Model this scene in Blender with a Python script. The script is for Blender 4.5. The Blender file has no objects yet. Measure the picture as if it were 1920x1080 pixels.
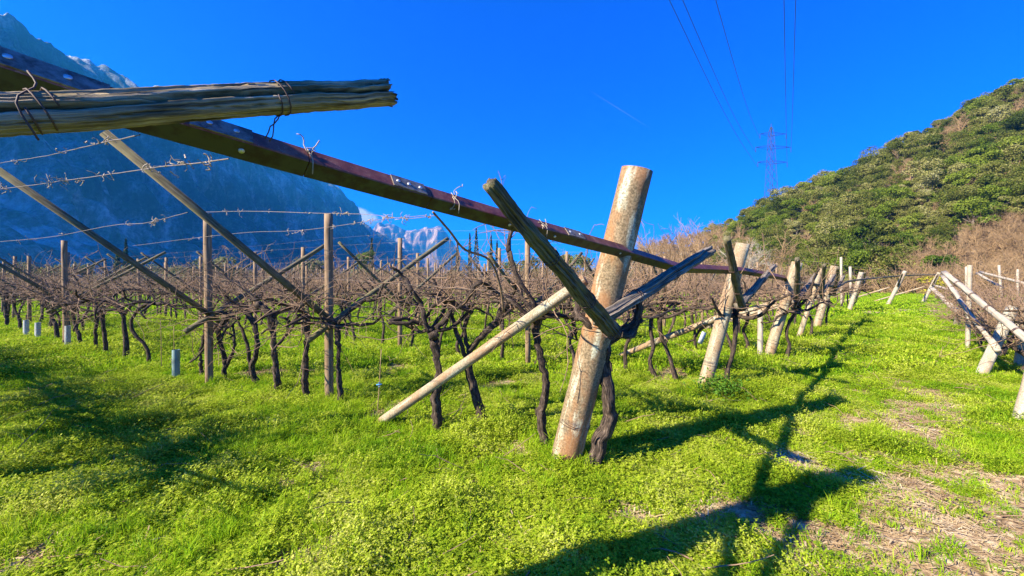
import bpy, math, random
import numpy as np
from mathutils import Vector, Matrix

S = bpy.context.scene
COL = S.collection
R = math.radians
rng = np.random.default_rng(11)
random.seed(11)

# ---------------------------------------------------------------- camera
CAM_H, F_PX, HZ = 1.6, 720.0, 525.0
cam = bpy.data.cameras.new('camera')
cam.sensor_width = 36.0
cam.lens = 36.0 * F_PX / 1920
cam.shift_y = -(540 - HZ) / 1920
cam.clip_start = 0.05
cam.clip_end = 20000
cam_o = bpy.data.objects.new('camera', cam)
COL.objects.link(cam_o)
cam_o.location = (0, 0, CAM_H)
cam_o.rotation_euler = (R(90), 0, 0)
S.camera = cam_o

# ---------------------------------------------------------------- sky, sun, exposure
SHX, SHY = 1.317, 0.735                     # metres of shadow per metre of height
sun_el = math.atan2(1, math.hypot(SHX, SHY))
sun_rot = math.atan2(-SHX, -SHY)
world = bpy.data.worlds.new('World')
S.world = world
world.use_nodes = True
wn, wl = world.node_tree.nodes, world.node_tree.links
wn.clear()
sky = wn.new('ShaderNodeTexSky'); sky.sky_type = 'NISHITA'; sky.sun_disc = False
sky.sun_elevation = sun_el; sky.sun_rotation = sun_rot
sky.altitude = 200; sky.air_density = 1.0; sky.dust_density = 0.25; sky.ozone_density = 3.0
hs = wn.new('ShaderNodeHueSaturation'); hs.inputs['Saturation'].default_value = 1.25
tint = wn.new('ShaderNodeMix'); tint.data_type = 'RGBA'; tint.blend_type = 'MULTIPLY'; tint.inputs[0].default_value = 1.0
tint.inputs[7].default_value = (0.0, 0.49, 1.72, 1)
bg = wn.new('ShaderNodeBackground'); bg.inputs['Strength'].default_value = 0.060
wo = wn.new('ShaderNodeOutputWorld')
wl.new(sky.outputs[0], hs.inputs['Color']); wl.new(hs.outputs[0], tint.inputs[6])
# one small white cloud low over the valley mouth and a faint contrail, both fixed by direction
geo = wn.new('ShaderNodeTexCoord')
def wmath(op, a, b=None, c=None):
    n = wn.new('ShaderNodeMath'); n.operation = op
    for k, v in enumerate((a, b, c)):
        if v is None: continue
        if isinstance(v, (int, float)): n.inputs[k].default_value = v
        else: wl.new(v, n.inputs[k])
    return n.outputs[0]
sep = wn.new('ShaderNodeSeparateXYZ'); wl.new(geo.outputs['Generated'], sep.inputs[0])
fw = wmath('MAXIMUM', sep.outputs[1], 0.01)
ax = wmath('DIVIDE', sep.outputs[0], fw); az = wmath('DIVIDE', sep.outputs[2], fw)
cmb = wn.new('ShaderNodeCombineXYZ'); wl.new(ax, cmb.inputs[0]); wl.new(az, cmb.inputs[1])
cn = wn.new('ShaderNodeTexNoise'); cn.inputs['Scale'].default_value = 45; cn.inputs['Detail'].default_value = 6
wl.new(cmb.outputs[0], cn.inputs['Vector'])
dx = wmath('DIVIDE', wmath('SUBTRACT', ax, -0.388), 0.05)
dz = wmath('DIVIDE', wmath('SUBTRACT', wmath('SUBTRACT', az, 0.166), wmath('MULTIPLY', wmath('SUBTRACT', ax, -0.388), -0.35)), 0.022)
dd = wmath('ADD', wmath('MULTIPLY', dx, dx), wmath('MULTIPLY', dz, dz))
cmask = wmath('MULTIPLY', wmath('MAXIMUM', wmath('SUBTRACT', 1.0, dd), 0.0), wmath('MAXIMUM', wmath('MULTIPLY_ADD', cn.outputs[0], 5.0, -1.6), 0.0))
cmask = wmath('MINIMUM', wmath('MAXIMUM', cmask, 0.0), 0.9)
tl = wmath('ADD', wmath('SUBTRACT', az, 0.49), wmath('MULTIPLY', wmath('SUBTRACT', ax, 0.208), 0.625))
tl = wmath('DIVIDE', wmath('ABSOLUTE', tl), 0.0022)
tx = wmath('DIVIDE', wmath('ABSOLUTE', wmath('SUBTRACT', ax, 0.28)), 0.085)
tmask = wmath('MULTIPLY', wmath('MAXIMUM', wmath('SUBTRACT', 1.0, tl), 0.0), wmath('MAXIMUM', wmath('SUBTRACT', 1.0, tx), 0.0))
cmask = wmath('MAXIMUM', cmask, wmath('MULTIPLY', tmask, 0.09))
cmask = wmath('MULTIPLY', cmask, wmath('GREATER_THAN', sep.outputs[1], 0.05))
cm = wn.new('ShaderNodeMix'); cm.data_type = 'RGBA'; wl.new(cmask, cm.inputs[0]); wl.new(tint.outputs[2], cm.inputs[6])
cm.inputs[7].default_value = (5.0, 5.2, 5.6, 1)
wl.new(cm.outputs[2], bg.inputs['Color']); wl.new(bg.outputs[0], wo.inputs[0])

sun = bpy.data.lights.new('sun', 'SUN'); sun.energy = 5.0; sun.angle = R(0.55); sun.color = (1.0, 0.91, 0.72)
sun_o = bpy.data.objects.new('sun', sun); COL.objects.link(sun_o)
sun_o.rotation_euler = Vector((SHX, SHY, -1)).to_track_quat('-Z', 'Y').to_euler()
sun_o.location = (-30, -20, 40)
S.view_settings.view_transform = 'Standard'; S.view_settings.look = 'None'
S.view_settings.exposure = 1.72; S.view_settings.gamma = 1.0
S.cycles.use_denoising = True
S.cycles.max_bounces = 6; S.cycles.transparent_max_bounces = 6; S.cycles.volume_bounces = 0

# ---------------------------------------------------------------- helpers
def at(px, py, D):
    return np.array([(px - 960) / F_PX * D, D, CAM_H - (py - HZ) / F_PX * D])
def dep(py, h=CAM_H):
    return h * F_PX / (py - HZ)
def gpt(px, py):
    D = dep(py); return np.array([(px - 960) / F_PX * D, D, 0.0])

_perm = np.random.default_rng(5).random((256, 256))
def vnoise(x, y):
    x = np.asarray(x, float); y = np.asarray(y, float)
    xi = np.floor(x).astype(int); yi = np.floor(y).astype(int)
    fx = x - xi; fy = y - yi; fx = fx * fx * (3 - 2 * fx); fy = fy * fy * (3 - 2 * fy)
    g = lambda a, b: _perm[a % 256, b % 256]
    return (g(xi, yi) * (1 - fx) + g(xi + 1, yi) * fx) * (1 - fy) + (g(xi, yi + 1) * (1 - fx) + g(xi + 1, yi + 1) * fx) * fy
def fbm(x, y, o=4):
    s = 0; a = .5; t = 0
    for k in range(o):
        s = s + a * vnoise(x * 2 ** k + 17.3 * k, y * 2 ** k + 9.1 * k); t += a; a *= .5
    return s / t
def gz(x, y):                               # gentle lumps of the turf
    r = np.hypot(x, y)
    return (fbm(np.asarray(x) * .9, np.asarray(y) * .9, 3) - .5) * .10 * np.clip((60 - r) / 40, 0, 1)

class MB:
    def __init__(s): s.v = []; s.f = []; s.uv = []; s.n = 0; s.mi = []
    def add(s, v, f, uv=None, mi=0):
        v = np.asarray(v, float)
        s.v.append(v)
        s.f.extend([tuple(int(a) + s.n for a in q) for q in f])
        s.uv.append(np.asarray(uv, float) if uv is not None else np.zeros((len(v), 2)))
        s.mi.extend([mi] * len(f)); s.n += len(v)
    def tube(s, P, r, sides=8, cap=True, gnarl=0.0, ridge=0, rfun=None, mi=0, up=None):
        P = np.asarray(P, float); n = len(P)
        r = np.broadcast_to(np.asarray(r, float), (n,)) if np.ndim(r) == 0 else np.interp(np.linspace(0, 1, n), np.linspace(0, 1, len(r)), r)
        T = np.gradient(P, axis=0); T /= np.linalg.norm(T, axis=1)[:, None] + 1e-9
        a = np.array(up if up is not None else ([0, 0, 1.] if abs(T[0][2]) < .9 else [1., 0, 0]))
        N = np.zeros_like(P); a = a - T[0] * a.dot(T[0]); N[0] = a / np.linalg.norm(a)
        for i in range(1, n):
            b = N[i - 1] - T[i] * N[i - 1].dot(T[i]); N[i] = b / (np.linalg.norm(b) + 1e-9)
        B = np.cross(T, N)
        L = np.concatenate([[0], np.cumsum(np.linalg.norm(np.diff(P, axis=0), axis=1))])
        th = np.linspace(0, 2 * np.pi, sides, endpoint=False)
        k = np.ones((n, sides))
        if gnarl: k += gnarl * rng.normal(0, 1, (n, sides)).clip(-1.6, 1.6)
        if ridge: k += .16 * np.sin(ridge * th[None] + 6 * L[:, None] / (L[-1] + .2)) + .07 * np.sin((2 * ridge + 1) * th[None] - 9 * L[:, None])
        if rfun is not None: k = k * rfun(th[None, :], L[:, None])
        rr = r[:, None] * k
        V = P[:, None, :] + rr[..., None] * (np.cos(th)[None, :, None] * N[:, None, :] + np.sin(th)[None, :, None] * B[:, None, :])
        uv = np.stack([np.broadcast_to(th / 6.2832, (n, sides)), np.broadcast_to(L[:, None], (n, sides))], -1)
        f = []
        for i in range(n - 1):
            for j in range(sides):
                j2 = (j + 1) % sides
                f.append((i * sides + j, i * sides + j2, (i + 1) * sides + j2, (i + 1) * sides + j))
        if cap:
            f.append(tuple(range(sides - 1, -1, -1))); f.append(tuple((n - 1) * sides + j for j in range(sides)))
        s.add(V.reshape(-1, 3), f, uv.reshape(-1, 2), mi)
    def box(s, a, b, w, h, up=(0, 0, 1), mi=0, roll=0.0, bev=0.0):       # a bar from a to b, w across, h along up
        a = np.asarray(a, float); b = np.asarray(b, float); t = (b - a); ln = np.linalg.norm(t); t /= ln
        u = np.asarray(up, float); u = u - t * u.dot(t); u /= np.linalg.norm(u); q = np.cross(t, u)
        pr = [(-w / 2, -h / 2), (w / 2, -h / 2), (w / 2, h / 2), (-w / 2, h / 2)]
        if bev:
            e = bev; x, y = w / 2, h / 2
            pr = [(-x + e, -y), (x - e, -y), (x, -y + e), (x, y - e), (x - e, y), (-x + e, y), (-x, y - e), (-x, -y + e)]
        m = len(pr)
        V = [p + q * c + u * d for p in (a, b) for c, d in pr]
        f = [(j, (j + 1) % m, m + (j + 1) % m, m + j) for j in range(m)] + [tuple(range(m - 1, -1, -1)), tuple(range(m, 2 * m))]
        uv = [(j / m, L) for L in (0, ln) for j in range(m)]
        s.add(V, f, uv, mi)
    def mesh(s, name, mats, smooth=True):
        me = bpy.data.meshes.new(name)
        v = np.concatenate(s.v); me.from_pydata(v.tolist(), [], s.f)
        uvs = np.concatenate(s.uv); lay = me.uv_layers.new(name='UVMap')
        li = np.zeros(len(me.loops), dtype=np.int32); me.loops.foreach_get('vertex_index', li)
        lay.data.foreach_set('uv', uvs[li].ravel())
        for m in (mats if isinstance(mats, (list, tuple)) else [mats]): me.materials.append(m)
        me.polygons.foreach_set('material_index', np.array(s.mi, dtype=np.int32))
        me.polygons.foreach_set('use_smooth', np.full(len(me.polygons), smooth))
        me.update(); return me

def link(name, me, parent=None, loc=None, rz=0.0):
    o = bpy.data.objects.new(name, me); COL.objects.link(o)
    if parent is not None: o.parent = parent
    if loc is not None: o.location = loc
    if rz: o.rotation_euler = (0, 0, rz)
    return o
def build(name, mb, mats, parent=None, smooth=True, loc=None):
    if loc is not None:
        mb.v = [v - np.asarray(loc) for v in mb.v]
    return link(name, mb.mesh(name, mats, smooth), parent, loc)
def part(name, mb, mats, parent, smooth=True):            # world-space geometry put under an Empty (no rotation)
    mb.v = [v - np.array(parent.location) for v in mb.v]
    return link(name, mb.mesh(name, mats, smooth), parent)
def thing(name, label, cat, loc=(0, 0, 0), rz=0.0, group=None):
    o = bpy.data.objects.new(name, None); COL.objects.link(o); o.empty_display_size = .2
    o.location = [float(c) for c in loc]; o.rotation_euler = (0, 0, rz)
    return tag(o, label, cat, group)
def tag(o, label=None, cat=None, group=None, kind=None):
    for k, v in (('label', label), ('category', cat), ('group', group), ('kind', kind)):
        if v: o[k] = v
    return o
def copy_tree(o, loc, rz, label=None, group=None, scale=1.0):
    c = o.copy(); COL.objects.link(c); c.location = loc; c.rotation_euler = (0, 0, rz); c.scale = (scale,) * 3
    if label: c['label'] = label
    if group: c['group'] = group
    for ch in o.children:
        d = ch.copy(); COL.objects.link(d); d.parent = c
    return c

def wiggle(a, b, n, amp, seed=None):
    g = np.random.default_rng(seed) if seed is not None else rng
    a = np.asarray(a, float); b = np.asarray(b, float)
    t = np.linspace(0, 1, n)[:, None]; P = a + (b - a) * t
    o = np.cumsum(g.normal(0, 1, (n, 3)), 0); o -= o[0] + (o[-1] - o[0]) * t
    return P + o * amp
def spline(pts, n):
    pts = np.asarray(pts, float); m = len(pts)
    if m == 2: return pts[0] + (pts[1] - pts[0]) * np.linspace(0, 1, n)[:, None]
    P = np.vstack([2 * pts[0] - pts[1], pts, 2 * pts[-1] - pts[-2]])
    out = []
    for t in np.linspace(0, m - 1 - 1e-6, n):
        i = int(t); u = t - i; p0, p1, p2, p3 = P[i:i + 4]
        out.append(.5 * (2 * p1 + (p2 - p0) * u + (2 * p0 - 5 * p1 + 4 * p2 - p3) * u * u + (3 * p1 - p0 - 3 * p2 + p3) * u ** 3))
    return np.array(out)
def walk(a, d, ln, n, wob, pull=(0, 0, 0), g=None):
    g = g or rng
    p = np.asarray(a, float); d = np.asarray(d, float); d = d / np.linalg.norm(d); out = [p]
    for i in range(n):
        d = d + g.normal(0, wob, 3) + np.asarray(pull) / n; d = d / np.linalg.norm(d)
        p = p + d * ln / n; out.append(p)
    return np.array(out)

# ---------------------------------------------------------------- materials
def new_mat(name):
    m = bpy.data.materials.new(name); m.use_nodes = True
    nt = m.node_tree; b = nt.nodes['Principled BSDF']
    return m, nt, b
def ramp(nt, fac, stops):
    r = nt.nodes.new('ShaderNodeValToRGB'); e = r.color_ramp.elements
    while len(e) < len(stops): e.new(.5)
    for k, (p, c) in enumerate(stops): e[k].position = p; e[k].color = (*c, 1)
    nt.links.new(fac, r.inputs[0]); return r.outputs[0]
def noise(nt, vec, scale, detail=5, rough=.55, sc=None):
    n = nt.nodes.new('ShaderNodeTexNoise'); n.inputs['Scale'].default_value = scale; n.inputs['Detail'].default_value = detail
    n.inputs['Roughness'].default_value = rough
    if sc is not None:
        mp = nt.nodes.new('ShaderNodeMapping'); mp.inputs['Scale'].default_value = sc; nt.links.new(vec, mp.inputs[0]); vec = mp.outputs[0]
    nt.links.new(vec, n.inputs['Vector']); return n.outputs[0]
def mix(nt, f, a, b, mode='MIX'):
    m = nt.nodes.new('ShaderNodeMix'); m.data_type = 'RGBA'; m.blend_type = mode
    for i, v in ((0, f), (6, a), (7, b)):
        if isinstance(v, (int, float)): m.inputs[i].default_value = v
        elif isinstance(v, tuple): m.inputs[i].default_value = (*v, 1)
        else: nt.links.new(v, m.inputs[i])
    return m.outputs[2]
def mth(nt, op, a, b=None, c=None, clamp=False):
    n = nt.nodes.new('ShaderNodeMath'); n.operation = op; n.use_clamp = clamp
    for k, v in enumerate((a, b, c)):
        if v is None: continue
        if isinstance(v, (int, float)): n.inputs[k].default_value = v
        else: nt.links.new(v, n.inputs[k])
    return n.outputs[0]
def bump(nt, b, h, strength, dist):
    n = nt.nodes.new('ShaderNodeBump'); n.inputs['Strength'].default_value = strength; n.inputs['Distance'].default_value = dist
    nt.links.new(h, n.inputs['Height']); nt.links.new(n.outputs[0], b.inputs['Normal'])
def coord(nt, which='Object'):
    t = nt.nodes.new('ShaderNodeTexCoord'); return t.outputs[which]

def wood(name, stops, grain=(9, 1.6, 1), moss=None, bs=.6, bd=.004, ma=.45):
    m, nt, b = new_mat(name)
    uv = coord(nt, 'UV')
    g1 = noise(nt, uv, 3.0, 8, .6, grain); g2 = noise(nt, uv, 2.0, 6, .6, (grain[0] * .3, grain[1] * 3, 1))
    f = mth(nt, 'ADD', mth(nt, 'MULTIPLY', g1, .7), mth(nt, 'MULTIPLY', g2, .3))
    c = ramp(nt, f, stops)
    if moss:
        mn = ramp(nt, noise(nt, coord(nt), 7, 5), [(.44, (0, 0, 0)), (.6, (1, 1, 1))])
        c = mix(nt, mth(nt, 'MULTIPLY', mn, ma), c, moss)
    nt.links.new(c, b.inputs['Base Color']); b.inputs['Roughness'].default_value = .85; b.inputs['Specular IOR Level'].default_value = .25
    bump(nt, b, f, bs, bd); return m
M = {}
M['log'] = wood('weathered_log_wood', [(.37, (.008, .006, .004)), (.43, (.11, .085, .052)), (.51, (.29, .225, .145)), (.63, (.56, .46, .33))], (11, 1.1, 1), moss=(.11, .10, .035), bs=1.0, bd=.012, ma=.35)
M['arm_log'] = wood('weathered_arm_wood', [(.36, (.012, .009, .006)), (.46, (.07, .055, .035)), (.55, (.165, .13, .085)), (.67, (.34, .28, .20))], (11, 1.3, 1), moss=(.17, .16, .06), bs=1.0, bd=.01)
M['grey_log'] = wood('grey_split_wood', [(.36, (.02, .015, .012)), (.46, (.10, .08, .06)), (.55, (.25, .205, .16)), (.68, (.44, .38, .30))], (12, 1.0, 1), bs=1.0, bd=.012)
M['beam'] = wood('olive_grey_beam_wood', [(.37, (.03, .023, .012)), (.5, (.12, .095, .05)), (.65, (.26, .21, .13))], (8, 1.2, 1), moss=(.19, .17, .06), bs=.5)
M['pole'] = wood('tan_round_pole_wood', [(.35, (.10, .062, .034)), (.5, (.23, .15, .085)), (.65, (.35, .25, .15))], (6, .9, 1), bs=.45)
M['pale_pole'] = wood('pale_bleached_pole_wood', [(.35, (.22, .18, .135)), (.5, (.37, .305, .225)), (.65, (.50, .44, .35))], (7, 1.0, 1), bs=.4)
M['bark'] = wood('vine_bark', [(.38, (.006, .004, .003)), (.47, (.034, .022, .015)), (.56, (.095, .066, .046)), (.67, (.26, .19, .135))], (14, 3.0, 1), bs=1.0, bd=.012)
M['cane'] = wood('vine_cane_bark', [(.35, (.08, .046, .024)), (.5, (.21, .13, .078)), (.65, (.40, .28, .18))], (3, 4, 1), bs=.2)
M['twig'] = wood('grey_brown_twig', [(.35, (.16, .095, .045)), (.5, (.29, .185, .09)), (.65, (.42, .29, .16))], (3, 1, 1), bs=.1)
M['trunk'] = wood('tree_trunk_bark', [(.35, (.06, .045, .035)), (.5, (.16, .125, .10)), (.65, (.28, .23, .19))], (9, 1.2, 1), bs=.6, bd=.02)

def concrete(name, base, rust_amt, ct=1.0):
    m, nt, b = new_mat(name)
    oc = coord(nt); uv = coord(nt, 'UV')
    sp = noise(nt, oc, 60, 3, .75); big = noise(nt, oc, 3.2, 5, .6, (1.2, 1.2, .55)); st = noise(nt, uv, 2.2, 5, .6, (2.6, .55, 1))
    c = ramp(nt, sp, [(.38, tuple((1 - .55 * ct) * k for k in base)), (.5, base), (.60, tuple(min((1 + .55 * ct) * k, .82) for k in base))])
    rm = ramp(nt, big, [(.44, (0, 0, 0)), (.56, (1, 1, 1))])
    c = mix(nt, mth(nt, 'MULTIPLY', rm, rust_amt), c, mix(nt, sp, (.16, .07, .03), (.42, .20, .08)))
    lm = ramp(nt, st, [(.53, (0, 0, 0)), (.60, (1, 1, 1))])
    lm = mth(nt, 'MULTIPLY', lm, ramp(nt, sp, [(.38, (.2, .2, .2)), (.55, (1, 1, 1))]))
    c = mix(nt, mth(nt, 'MULTIPLY', lm, .8 * (.4 + .6 * ct)), c, (.52, .54, .40))
    sv = ramp(nt, noise(nt, oc, 38, 3, .6), [(.60, (0, 0, 0)), (.66, (1, 1, 1))])
    c = mix(nt, mth(nt, 'MULTIPLY', sv, .45 * ct * ct), c, (.13, .085, .05))
    nt.links.new(c, b.inputs['Base Color']); b.inputs['Roughness'].default_value = .92; b.inputs['Specular IOR Level'].default_value = .2
    bump(nt, b, sp, .7, .004); return m
M['concrete'] = concrete('stained_concrete', (.205, .148, .084), .8, .8)
M['concrete_pale'] = concrete('pale_concrete', (.30, .24, .155), .5, .55)
M['concrete_white'] = concrete('whitish_concrete', (.33, .29, .215), .35, .5)

m, nt, b = new_mat('painted_rusty_steel')
oc = coord(nt); n1 = noise(nt, oc, 13, 8, .72); n2 = noise(nt, oc, 70, 4, .6); nrm = nt.nodes.new('ShaderNodeNewGeometry')
c = ramp(nt, n1, [(.34, (.07, .018, .012)), (.48, (.16, .04, .026)), (.58, (.23, .07, .045)), (.70, (.32, .15, .09))])
c = mix(nt, ramp(nt, n2, [(.62, (0, 0, 0)), (.70, (.7, .7, .7))]), c, (.34, .20, .15))
ms = ramp(nt, noise(nt, oc, 14, 5, .65), [(.42, (0, 0, 0)), (.56, (1, 1, 1))])
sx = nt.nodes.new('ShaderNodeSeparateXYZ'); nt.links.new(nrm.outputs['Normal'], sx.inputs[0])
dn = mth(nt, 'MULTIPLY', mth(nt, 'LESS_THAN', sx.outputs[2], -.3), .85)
c = mix(nt, mth(nt, 'LESS_THAN', sx.outputs[2], -.3), c, (.03, .013, .008)); c = mix(nt, mth(nt, 'MULTIPLY', ms, dn), c, (.055, .055, .02))  # down-facing sides: shade painted in as a darker base, moss patches over it
nt.links.new(c, b.inputs['Base Color']); b.inputs['Roughness'].default_value = .55; bump(nt, b, n2, .25, .002)
M['steel'] = m
m, nt, b = new_mat('galvanised_plate')
n1 = noise(nt, coord(nt), 30, 6, .7); c = ramp(nt, n1, [(.36, (.09, .05, .035)), (.46, (.17, .13, .10)), (.6, (.25, .225, .19))])
nt.links.new(c, b.inputs['Base Color']); b.inputs['Metallic'].default_value = .25; b.inputs['Roughness'].default_value = .5
M['plate'] = m
def plain(name, col, rough=.6, metal=0.0, var=.25, scale=30):
    m, nt, b = new_mat(name)
    c = ramp(nt, noise(nt, coord(nt), scale, 4), [(.3, tuple(k * (1 - var) for k in col)), (.7, tuple(min(k * (1 + var), .9) for k in col))])
    nt.links.new(c, b.inputs['Base Color']); b.inputs['Roughness'].default_value = rough; b.inputs['Metallic'].default_value = metal
    return m
M['hole_disc'] = plain('bright_hole_disc', (.62, .62, .62), .35, .6)  # near-white, for discs that stand in for sky showing through holes
M['wire'] = plain('weathered_wire', (.22, .17, .13), .5, .3)
M['dark_wire'] = plain('rusty_tie_wire', (.07, .035, .025), .7)
M['straw'] = plain('dry_tendril', (.36, .29, .21), .8)
M['guard'] = plain('pale_plastic_guard', (.36, .36, .34), .5)
M['guard_blue'] = plain('blue_green_plastic_guard', (.17, .25, .24), .6, var=.5, scale=5)
M['tag_white'] = plain('white_plastic_tag', (.42, .43, .42), .5)
M['twine_blue'] = plain('blue_twine', (.05, .22, .55), .7)
M['pylon'] = plain('pylon_steel', (.025, .025, .03), .8, .0)
M['cable'] = plain('cable_dark', (.05, .05, .06), .5)

def leafmat(name, stops, trans=.35, pscale=1.3):
    m, nt, b = new_mat(name); nt.nodes.remove(b)
    g = nt.nodes.new('ShaderNodeNewGeometry'); oi = nt.nodes.new('ShaderNodeObjectInfo')
    pn = ramp(nt, noise(nt, g.outputs['Position'], pscale, 4, .6), [(.36, (0, 0, 0)), (.64, (1, 1, 1))])
    f = mth(nt, 'ADD', mth(nt, 'ADD', mth(nt, 'MULTIPLY', g.outputs['Random Per Island'], .3), mth(nt, 'MULTIPLY', oi.outputs['Random'], .3)), mth(nt, 'MULTIPLY', pn, .4))
    c = ramp(nt, f, stops)
    d = nt.nodes.new('ShaderNodeBsdfDiffuse'); t = nt.nodes.new('ShaderNodeBsdfTranslucent'); gl = nt.nodes.new('ShaderNodeBsdfGlossy')
    gl.inputs['Roughness'].default_value = .45; gl.inputs['Color'].default_value = (.5, .5, .45, 1)
    nt.links.new(c, d.inputs[0]); nt.links.new(c, t.inputs[0])
    a = nt.nodes.new('ShaderNodeMixShader'); a.inputs[0].default_value = trans
    nt.links.new(d.outputs[0], a.inputs[1]); nt.links.new(t.outputs[0], a.inputs[2])
    a2 = nt.nodes.new('ShaderNodeMixShader'); a2.inputs[0].default_value = .012
    nt.links.new(a.outputs[0], a2.inputs[1]); nt.links.new(gl.outputs[0], a2.inputs[2])
    nt.links.new(a2.outputs[0], nt.nodes['Material Output'].inputs[0]); return m
M['clover'] = leafmat('ground_herb_leaf', [(.08, (.07, .14, .008)), (.34, (.24, .35, .015)), (.60, (.42, .50, .03)), (.92, (.56, .55, .14))], .4)
M['grass'] = leafmat('grass_blade', [(.08, (.07, .19, .006)), (.36, (.22, .39, .012)), (.66, (.38, .51, .018)), (.95, (.52, .52, .10))], .45)
M['dry'] = leafmat('dry_grass_litter', [(.1, (.24, .14, .06)), (.45, (.46, .32, .16)), (.75, (.64, .50, .29)), (.95, (.78, .68, .46))], .2)
M['oak'] = leafmat('holm_oak_leaf', [(.14, (.025, .042, .006)), (.38, (.085, .11, .013)), (.60, (.18, .18, .033)), (.82, (.34, .31, .11)), (.97, (.42, .40, .22))], .3, .12)
M['oak_green'] = leafmat('bright_evergreen_leaf', [(.1, (.04, .08, .008)), (.4, (.11, .16, .012)), (.7, (.20, .24, .025)), (.95, (.32, .33, .07))], .3, .12)
M['ivy'] = leafmat('weed_leaf', [(.1, (.04, .11, .01)), (.5, (.10, .21, .02)), (.9, (.2, .32, .04))], .3)
M['cypress'] = leafmat('cypress_leaf', [(.1, (.018, .035, .012)), (.5, (.035, .06, .018)), (.9, (.07, .10, .03))], .15)
M['olive'] = leafmat('olive_shrub_leaf', [(.1, (.07, .085, .03)), (.5, (.16, .17, .07)), (.9, (.27, .27, .13))], .25)
M['yellowbush'] = leafmat('yellow_bloom_shrub', [(.1, (.18, .17, .02)), (.5, (.38, .34, .03)), (.9, (.55, .48, .06))], .3)

# ---------------------------------------------------------------- ground
BARE = [(1750, 780, .5), (1700, 870, .45), (1850, 1000, .62), (1720, 1000, .5), (1900, 930, .4), (1780, 1060, .5), (1660, 940, .3), (1700, 800, .4), (1330, 965, .28), (1400, 955, .14), (1610, 735, .3), (1675, 728, .3), (1800, 890, .35), (1650, 1040, .3),
        (1560, 1010, .2), (1900, 1060, .45), (1745, 830, .4), (1000, 838, .22), (1180, 965, .14), (30, 1058, .10), (620, 1030, .10), (1655, 587, 1.2), (1720, 583, 1.4), (1745, 690, .35), (1600, 790, .25),
        (740, 770, .3), (700, 700, .4), (330, 868, .14), (560, 900, .16), (880, 790, .2), (1500, 870, .2), (1750, 740, .35), (1820, 950, .4), (1560, 890, .2), (1640, 640, .5), (950, 720, .35), (500, 700, .4), (1240, 700, .4)]
def bare(X, Y):                                  # 0 covered .. 1 bare earth
    X = np.asarray(X, float); Y = np.asarray(Y, float); g_ = np.zeros(np.broadcast(X, Y).shape)
    for px, py, r_ in BARE:
        c_ = gpt(px, py); u_ = ((X - c_[0]) + (Y - c_[1])) / 1.414; v_ = ((X - c_[0]) - (Y - c_[1])) / 1.414
        g_ = np.maximum(g_, np.exp(-((u_ / (r_ * 1.5)) ** 2 + (v_ / r_) ** 2)))
    n = fbm(X * 4.2 + 5, Y * 4.2, 4); n2_ = fbm(X * 1.3 + 60, Y * 1.3, 3)
    return np.clip((g_ * 1.12 + (n - .5) * 2.4 - .40) * 2.2 + np.clip((n2_ - .66) * 3, 0, .5), 0, 1)
m, nt, b = new_mat('turf_and_soil')
gpos = nt.nodes.new('ShaderNodeNewGeometry').outputs['Position']
n1 = noise(nt, gpos, .9, 6, .6); n2 = noise(nt, gpos, 14, 5, .65)
green = ramp(nt, n2, [(.3, (.03, .05, .007)), (.5, (.08, .12, .012)), (.7, (.16, .21, .022))])
soil = ramp(nt, n2, [(.34, (.12, .075, .035)), (.48, (.30, .20, .11)), (.62, (.56, .44, .27))])
sp = nt.nodes.new('ShaderNodeSeparateXYZ'); nt.links.new(gpos, sp.inputs[0])
ba = nt.nodes.new('ShaderNodeAttribute'); ba.attribute_name = 'bare'
smask = ramp(nt, mth(nt, 'ADD', ba.outputs['Fac'], mth(nt, 'MULTIPLY', mth(nt, 'SUBTRACT', n2, .5), .8)), [(.25, (0, 0, 0)), (.55, (1, 1, 1))])
c = mix(nt, smask, green, soil)
far = ramp(nt, mth(nt, 'DIVIDE', sp.outputs[1], 400), [(.10, (0, 0, 0)), (.30, (1, 1, 1))])
farc = ramp(nt, noise(nt, gpos, .03, 4), [(.35, (.16, .13, .07)), (.5, (.22, .20, .06)), (.65, (.12, .14, .04))])
c = mix(nt, far, c, farc)
nt.links.new(c, b.inputs['Base Color']); b.inputs['Roughness'].default_value = .95; b.inputs['Specular IOR Level'].default_value = .1
bump(nt, b, n2, .8, .02); M['turf'] = m
a = np.concatenate([[0], np.cumsum(.07 * 1.032 ** np.arange(280))]); a = a[a < 4200]; a = np.append(a, 4500)
gx = np.concatenate([-a[:0:-1], a]); gy = np.concatenate([-a[1:40][::-1], a])
XX, YY = np.meshgrid(gx, gy); ZZ = gz(XX, YY)
nx, ny = len(gx), len(gy)
mb = MB(); idx = np.arange(nx * ny).reshape(ny, nx)
q = np.stack([idx[:-1, :-1], idx[:-1, 1:], idx[1:, 1:], idx[1:, :-1]], -1).reshape(-1, 4)
mb.add(np.stack([XX, YY, ZZ], -1).reshape(-1, 3), q.tolist())
gme = build('ground', mb, M['turf']); gat = gme.data.attributes.new('bare', 'FLOAT', 'POINT'); bv = np.where(np.hypot(XX, YY) < 40, bare(XX, YY), 0.0); gat.data.foreach_set('value', bv.ravel().astype(np.float32))
tag(gme, 'grassy vineyard floor with a worn path', kind='structure')

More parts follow.
